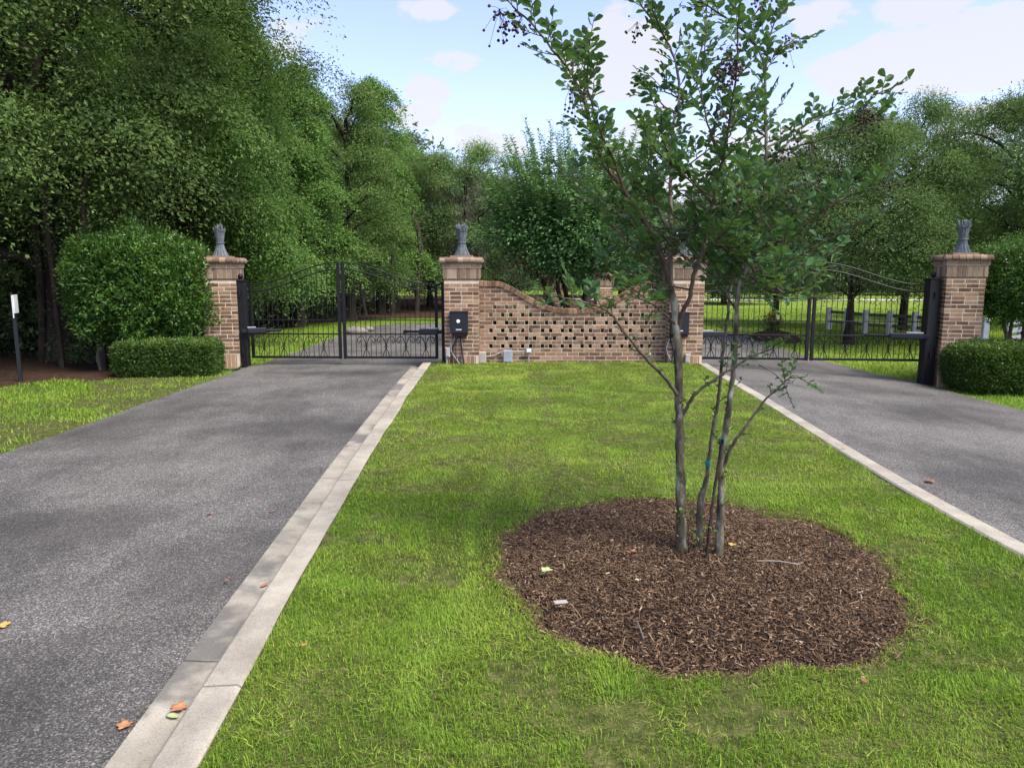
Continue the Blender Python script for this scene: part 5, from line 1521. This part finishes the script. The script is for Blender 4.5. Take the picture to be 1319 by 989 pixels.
# ================================================================== fallen leaves and sticks
def fallen(px, py, z, L, mat, label, seed, name='fallen_leaf', lobes=5, rz=None):
    r2 = np.random.default_rng(seed); p = G(px,py,z); mb = MB()
    n = 26; a = np.linspace(0,2*PI,n,endpoint=False)
    r = (.55+.45*np.abs(np.cos(a*lobes/2))**.7) if lobes > 1 else np.sqrt(1/((np.cos(a))**2+(np.sin(a)/.5)**2))
    L = L*.82; r = r*L*.5*(1+r2.normal(0,.05,n))
    def h(rr, aa): return .010+.55*rr*rr/L*(.6+.5*np.cos(2*aa+seed)) 
    V = [[0,0,.007]]+[[r[i]*.55*math.cos(a[i]),r[i]*.55*math.sin(a[i]),h(r[i]*.55,a[i])] for i in range(n)]+[[r[i]*math.cos(a[i]),r[i]*math.sin(a[i]),h(r[i],a[i])] for i in range(n)]
    V = np.array(V); i = np.arange(n); j = (i+1)%n
    V2 = V-np.array([0,0,.0012])
    nv = len(V)
    tr = np.stack([np.zeros(n,int),1+i,1+j],-1); qd = np.stack([1+i,1+n+i,1+n+j,1+j],-1)
    sideq = np.stack([1+n+i,1+n+i+nv,1+n+j+nv,1+n+j],-1)
    mb.add(np.concatenate([V,V2]), [tr, qd, tr[:,::-1]+nv, qd[:,::-1]+nv, sideq])
    tube(mb, [(0,0,.006),(-L*.4,L*.05,.008),(-L*.75,L*.12,.012)], .0013, 4)
    o = mb.build(name, mat, None, True); o.location = (p[0],p[1],p[2]); o.rotation_euler = (0,0,r2.uniform(0,6) if rz is None else rz)
    return tag(o, label, 'leaf')
fallen(161,936,.0,.075,M['lf_orange'],'orange fallen leaf on the asphalt beside the gutter at the bottom left',1)
fallen(230,914,.016,.085,M['lf_orange'],'salmon fallen leaf lying against the kerb at the bottom left',2)
fallen(222,924,.016,.07,M['lf_green'],'yellow-green fallen leaf beside the salmon one in the gutter',3,lobes=1)
fallen(3,807,.0,.09,M['lf_yellow'],'yellow fallen leaf on the asphalt at the left picture edge',4)
fallen(704,736,.155,.085,M['lf_green'],'pale green star-shaped leaf on the left of the mulch',5)
fallen(815,711,.17,.05,M['lf_orange'],'small orange leaf on the mulch left of the stems',6,lobes=1)
fallen(943,703,.165,.06,M['lf_yellow'],'tan leaf on the mulch just right of the stems',7)
fallen(292,749,.014,.05,M['lf_brown'],'brown leaf in the gutter, upper of two halfway down',8,lobes=1)
fallen(340,755,.016,.06,M['lf_orange'],'reddish leaf against the kerb halfway down the left gutter',9,lobes=1)
fallen(350,660,.0,.06,M['lf_brown'],'brown leaf on the asphalt left of the gutter',10,lobes=1)
fallen(270,663,.0,.05,M['lf_brown'],'small brown leaf in the middle of the left driveway',11,lobes=1)
fallen(1197,621,-.02,.11,M['lf_brown'],'reddish brown leaf on the right driveway beside the kerb',12)
fallen(1088,578,.104,.06,M['lf_yellow'],'yellow leaf on the grass edge of the right kerb',13,lobes=1)
fallen(392,832,.135,.04,M['lf_orange'],'tiny orange leaf in the grass beside the left kerb',14,lobes=1)
fallen(1112,878,.135,.05,M['lf_brown'],'brown leaf in the grass below the right of the mulch',15,lobes=1)
fallen(756,648,.15,.07,M['lf_brown'],'curled brown leaf at the top edge of the mulch',16,lobes=1)
def stick(a, b, z, r, mat, label):
    mb = MB(); p0, p1 = G(*a,z), G(*b,z)
    m_ = (p0+p1)/2+np.array([0,.01,.006])
    tube(mb, smooth_poly([p0,m_,p1],.03), r, 5); tag(mb.build('stick', mat), label, 'stick')
stick((975,722),(1031,727), .165, .003, M['pale'], 'thin pale stick lying on the mulch right of the stems')
stick((820,800),(829,822), .155, .004, M['wornwood'], 'short grey stick on the mulch near its lower left edge')
mb = MB(); p = G(722,776,.15); cbox(mb, (-.035,-.014,0), (.035,.014,.008), .002); ob = mb.build('wood_chip', M['pale']); ob.location = p; ob.rotation_euler = (.1,.05,.3)
tag(ob, 'pale flat wood chip on the left part of the mulch', 'wood chip')

# ================================================================== sky, sun, view
SUN = unit(np.array([0.55, -0.45, 1.05]))
el = math.asin(SUN[2]); rot = math.atan2(SUN[0], SUN[1])
sd = bpy.data.lights.new('sun', 'SUN'); so = bpy.data.objects.new('sun', sd); COL.objects.link(so)
sd.energy = 1.5; sd.angle = math.radians(32); sd.color = (1.0, .955, .86)
so.rotation_euler = Vector(tuple(SUN)).to_track_quat('Z', 'Y').to_euler()
so.location = tuple(SUN*50)
w = bpy.data.worlds.new('World'); scene.world = w; w.use_nodes = True
nt = w.node_tree; nt.nodes.clear()
N_ = lambda t, **k: (lambda n: ([setattr(n, a, b) for a, b in k.items()], n)[1])(nt.nodes.new(t))
sky = N_('ShaderNodeTexSky', sky_type='NISHITA'); sky.sun_disc = False
sky.sun_elevation = el; sky.sun_rotation = rot; sky.air_density = 1.0; sky.dust_density = 1.1; sky.ozone_density = 2.0; sky.altitude = 0
tc = N_('ShaderNodeTexCoord')
def vmath(op, a, b=None):
    n = N_('ShaderNodeVectorMath', operation=op)
    for i, q_ in enumerate((a, b)):
        if q_ is None: continue
        if isinstance(q_, tuple): n.inputs[i].default_value = q_
        else: nt.links.new(q_, n.inputs[i])
    return n
def smath(op, a, b=0.0, clamp=False):
    n = N_('ShaderNodeMath', operation=op); n.use_clamp = clamp
    for i, q_ in enumerate((a, b)):
        if isinstance(q_, (int, float)): n.inputs[i].default_value = q_
        else: nt.links.new(q_, n.inputs[i])
    return n.outputs[0]
nz = N_('ShaderNodeTexNoise'); nz.inputs['Scale'].default_value = 5.0; nz.inputs['Detail'].default_value = 8; nz.inputs['Roughness'].default_value = .58
mp = N_('ShaderNodeMapping'); mp.inputs['Scale'].default_value = (1,1,2.1); mp.inputs['Rotation'].default_value = (0, .35, 0)
nt.links.new(tc.outputs['Generated'], mp.inputs[0]); nt.links.new(mp.outputs[0], nz.inputs['Vector'])
# cloud banks sit in given directions of the sky
banks = [((1130,82),.11,.85),((1265,75),.13,1.0),((1050,25),.09,.7),((1170,8),.10,.55),((1262,160),.07,1.0),((530,150),.045,.8),((545,115),.05,.55),((600,78),.06,.35),((785,70),.11,.55),((640,190),.08,.5),((700,120),.05,.2),((820,190),.14,.6),((930,230),.16,.7),((1010,200),.10,.5),((570,18),.04,.35)]
mask = None
for (a,b), rad, amp in banks:
    d = unit(ray(a,b))
    dv = vmath('SUBTRACT', tc.outputs['Generated'], tuple(d))
    sc_ = vmath('MULTIPLY', dv.outputs[0], (1/rad,1/rad,2.0/rad))
    ln = vmath('LENGTH', sc_.outputs[0])
    g_ = smath('MULTIPLY', smath('SUBTRACT', 1.0, ln.outputs['Value'], True), amp)
    mask = g_ if mask is None else smath('MAXIMUM', mask, g_)
cl = smath('ADD', smath('MULTIPLY', nz.outputs[0], 1.5), smath('MULTIPLY', mask, .80))
cr = N_('ShaderNodeValToRGB'); cr.color_ramp.elements[0].position = .92; cr.color_ramp.elements[1].position = 1.85
cr.color_ramp.elements[1].color = (.80,.80,.80,1); cr.color_ramp.elements[0].color = (0,0,0,1)
cr.color_ramp.interpolation = 'EASE'
nt.links.new(cl, cr.inputs[0])
SKYK = (1.04, .89, 1.0)
tint = N_('ShaderNodeMix', data_type='RGBA', blend_type='MULTIPLY'); tint.inputs[0].default_value = 1.0
nt.links.new(sky.outputs[0], tint.inputs[6]); tint.inputs[7].default_value = (*SKYK, 1)
mx = N_('ShaderNodeMix', data_type='RGBA'); nt.links.new(cr.outputs[0], mx.inputs[0]); vl = N_('ShaderNodeMix', data_type='RGBA'); vl.inputs[0].default_value = .10; nt.links.new(tint.outputs[2], vl.inputs[6]); vl.inputs[7].default_value = (2.0,2.1,2.75,1)
nt.links.new(vl.outputs[2], mx.inputs[6]); mx.inputs[7].default_value = (2.52,2.50,2.54,1)
bg = N_('ShaderNodeBackground'); bg.inputs['Strength'].default_value = .077
wo = N_('ShaderNodeOutputWorld')
nt.links.new(mx.outputs[2], bg.inputs['Color']); nt.links.new(bg.outputs[0], wo.inputs['Surface'])
scene.view_settings.view_transform = 'Standard'; scene.view_settings.look = 'None'
scene.view_settings.exposure = 2.2; scene.view_settings.gamma = 1.0; scene.view_settings.use_curve_mapping = False
scene.render.engine = 'CYCLES'
scene.cycles.max_bounces = 6; scene.cycles.diffuse_bounces = 3; scene.cycles.transmission_bounces = 4; scene.cycles.transparent_max_bounces = 8
scene.cycles.use_denoising = True
scene.render.use_persistent_data = False
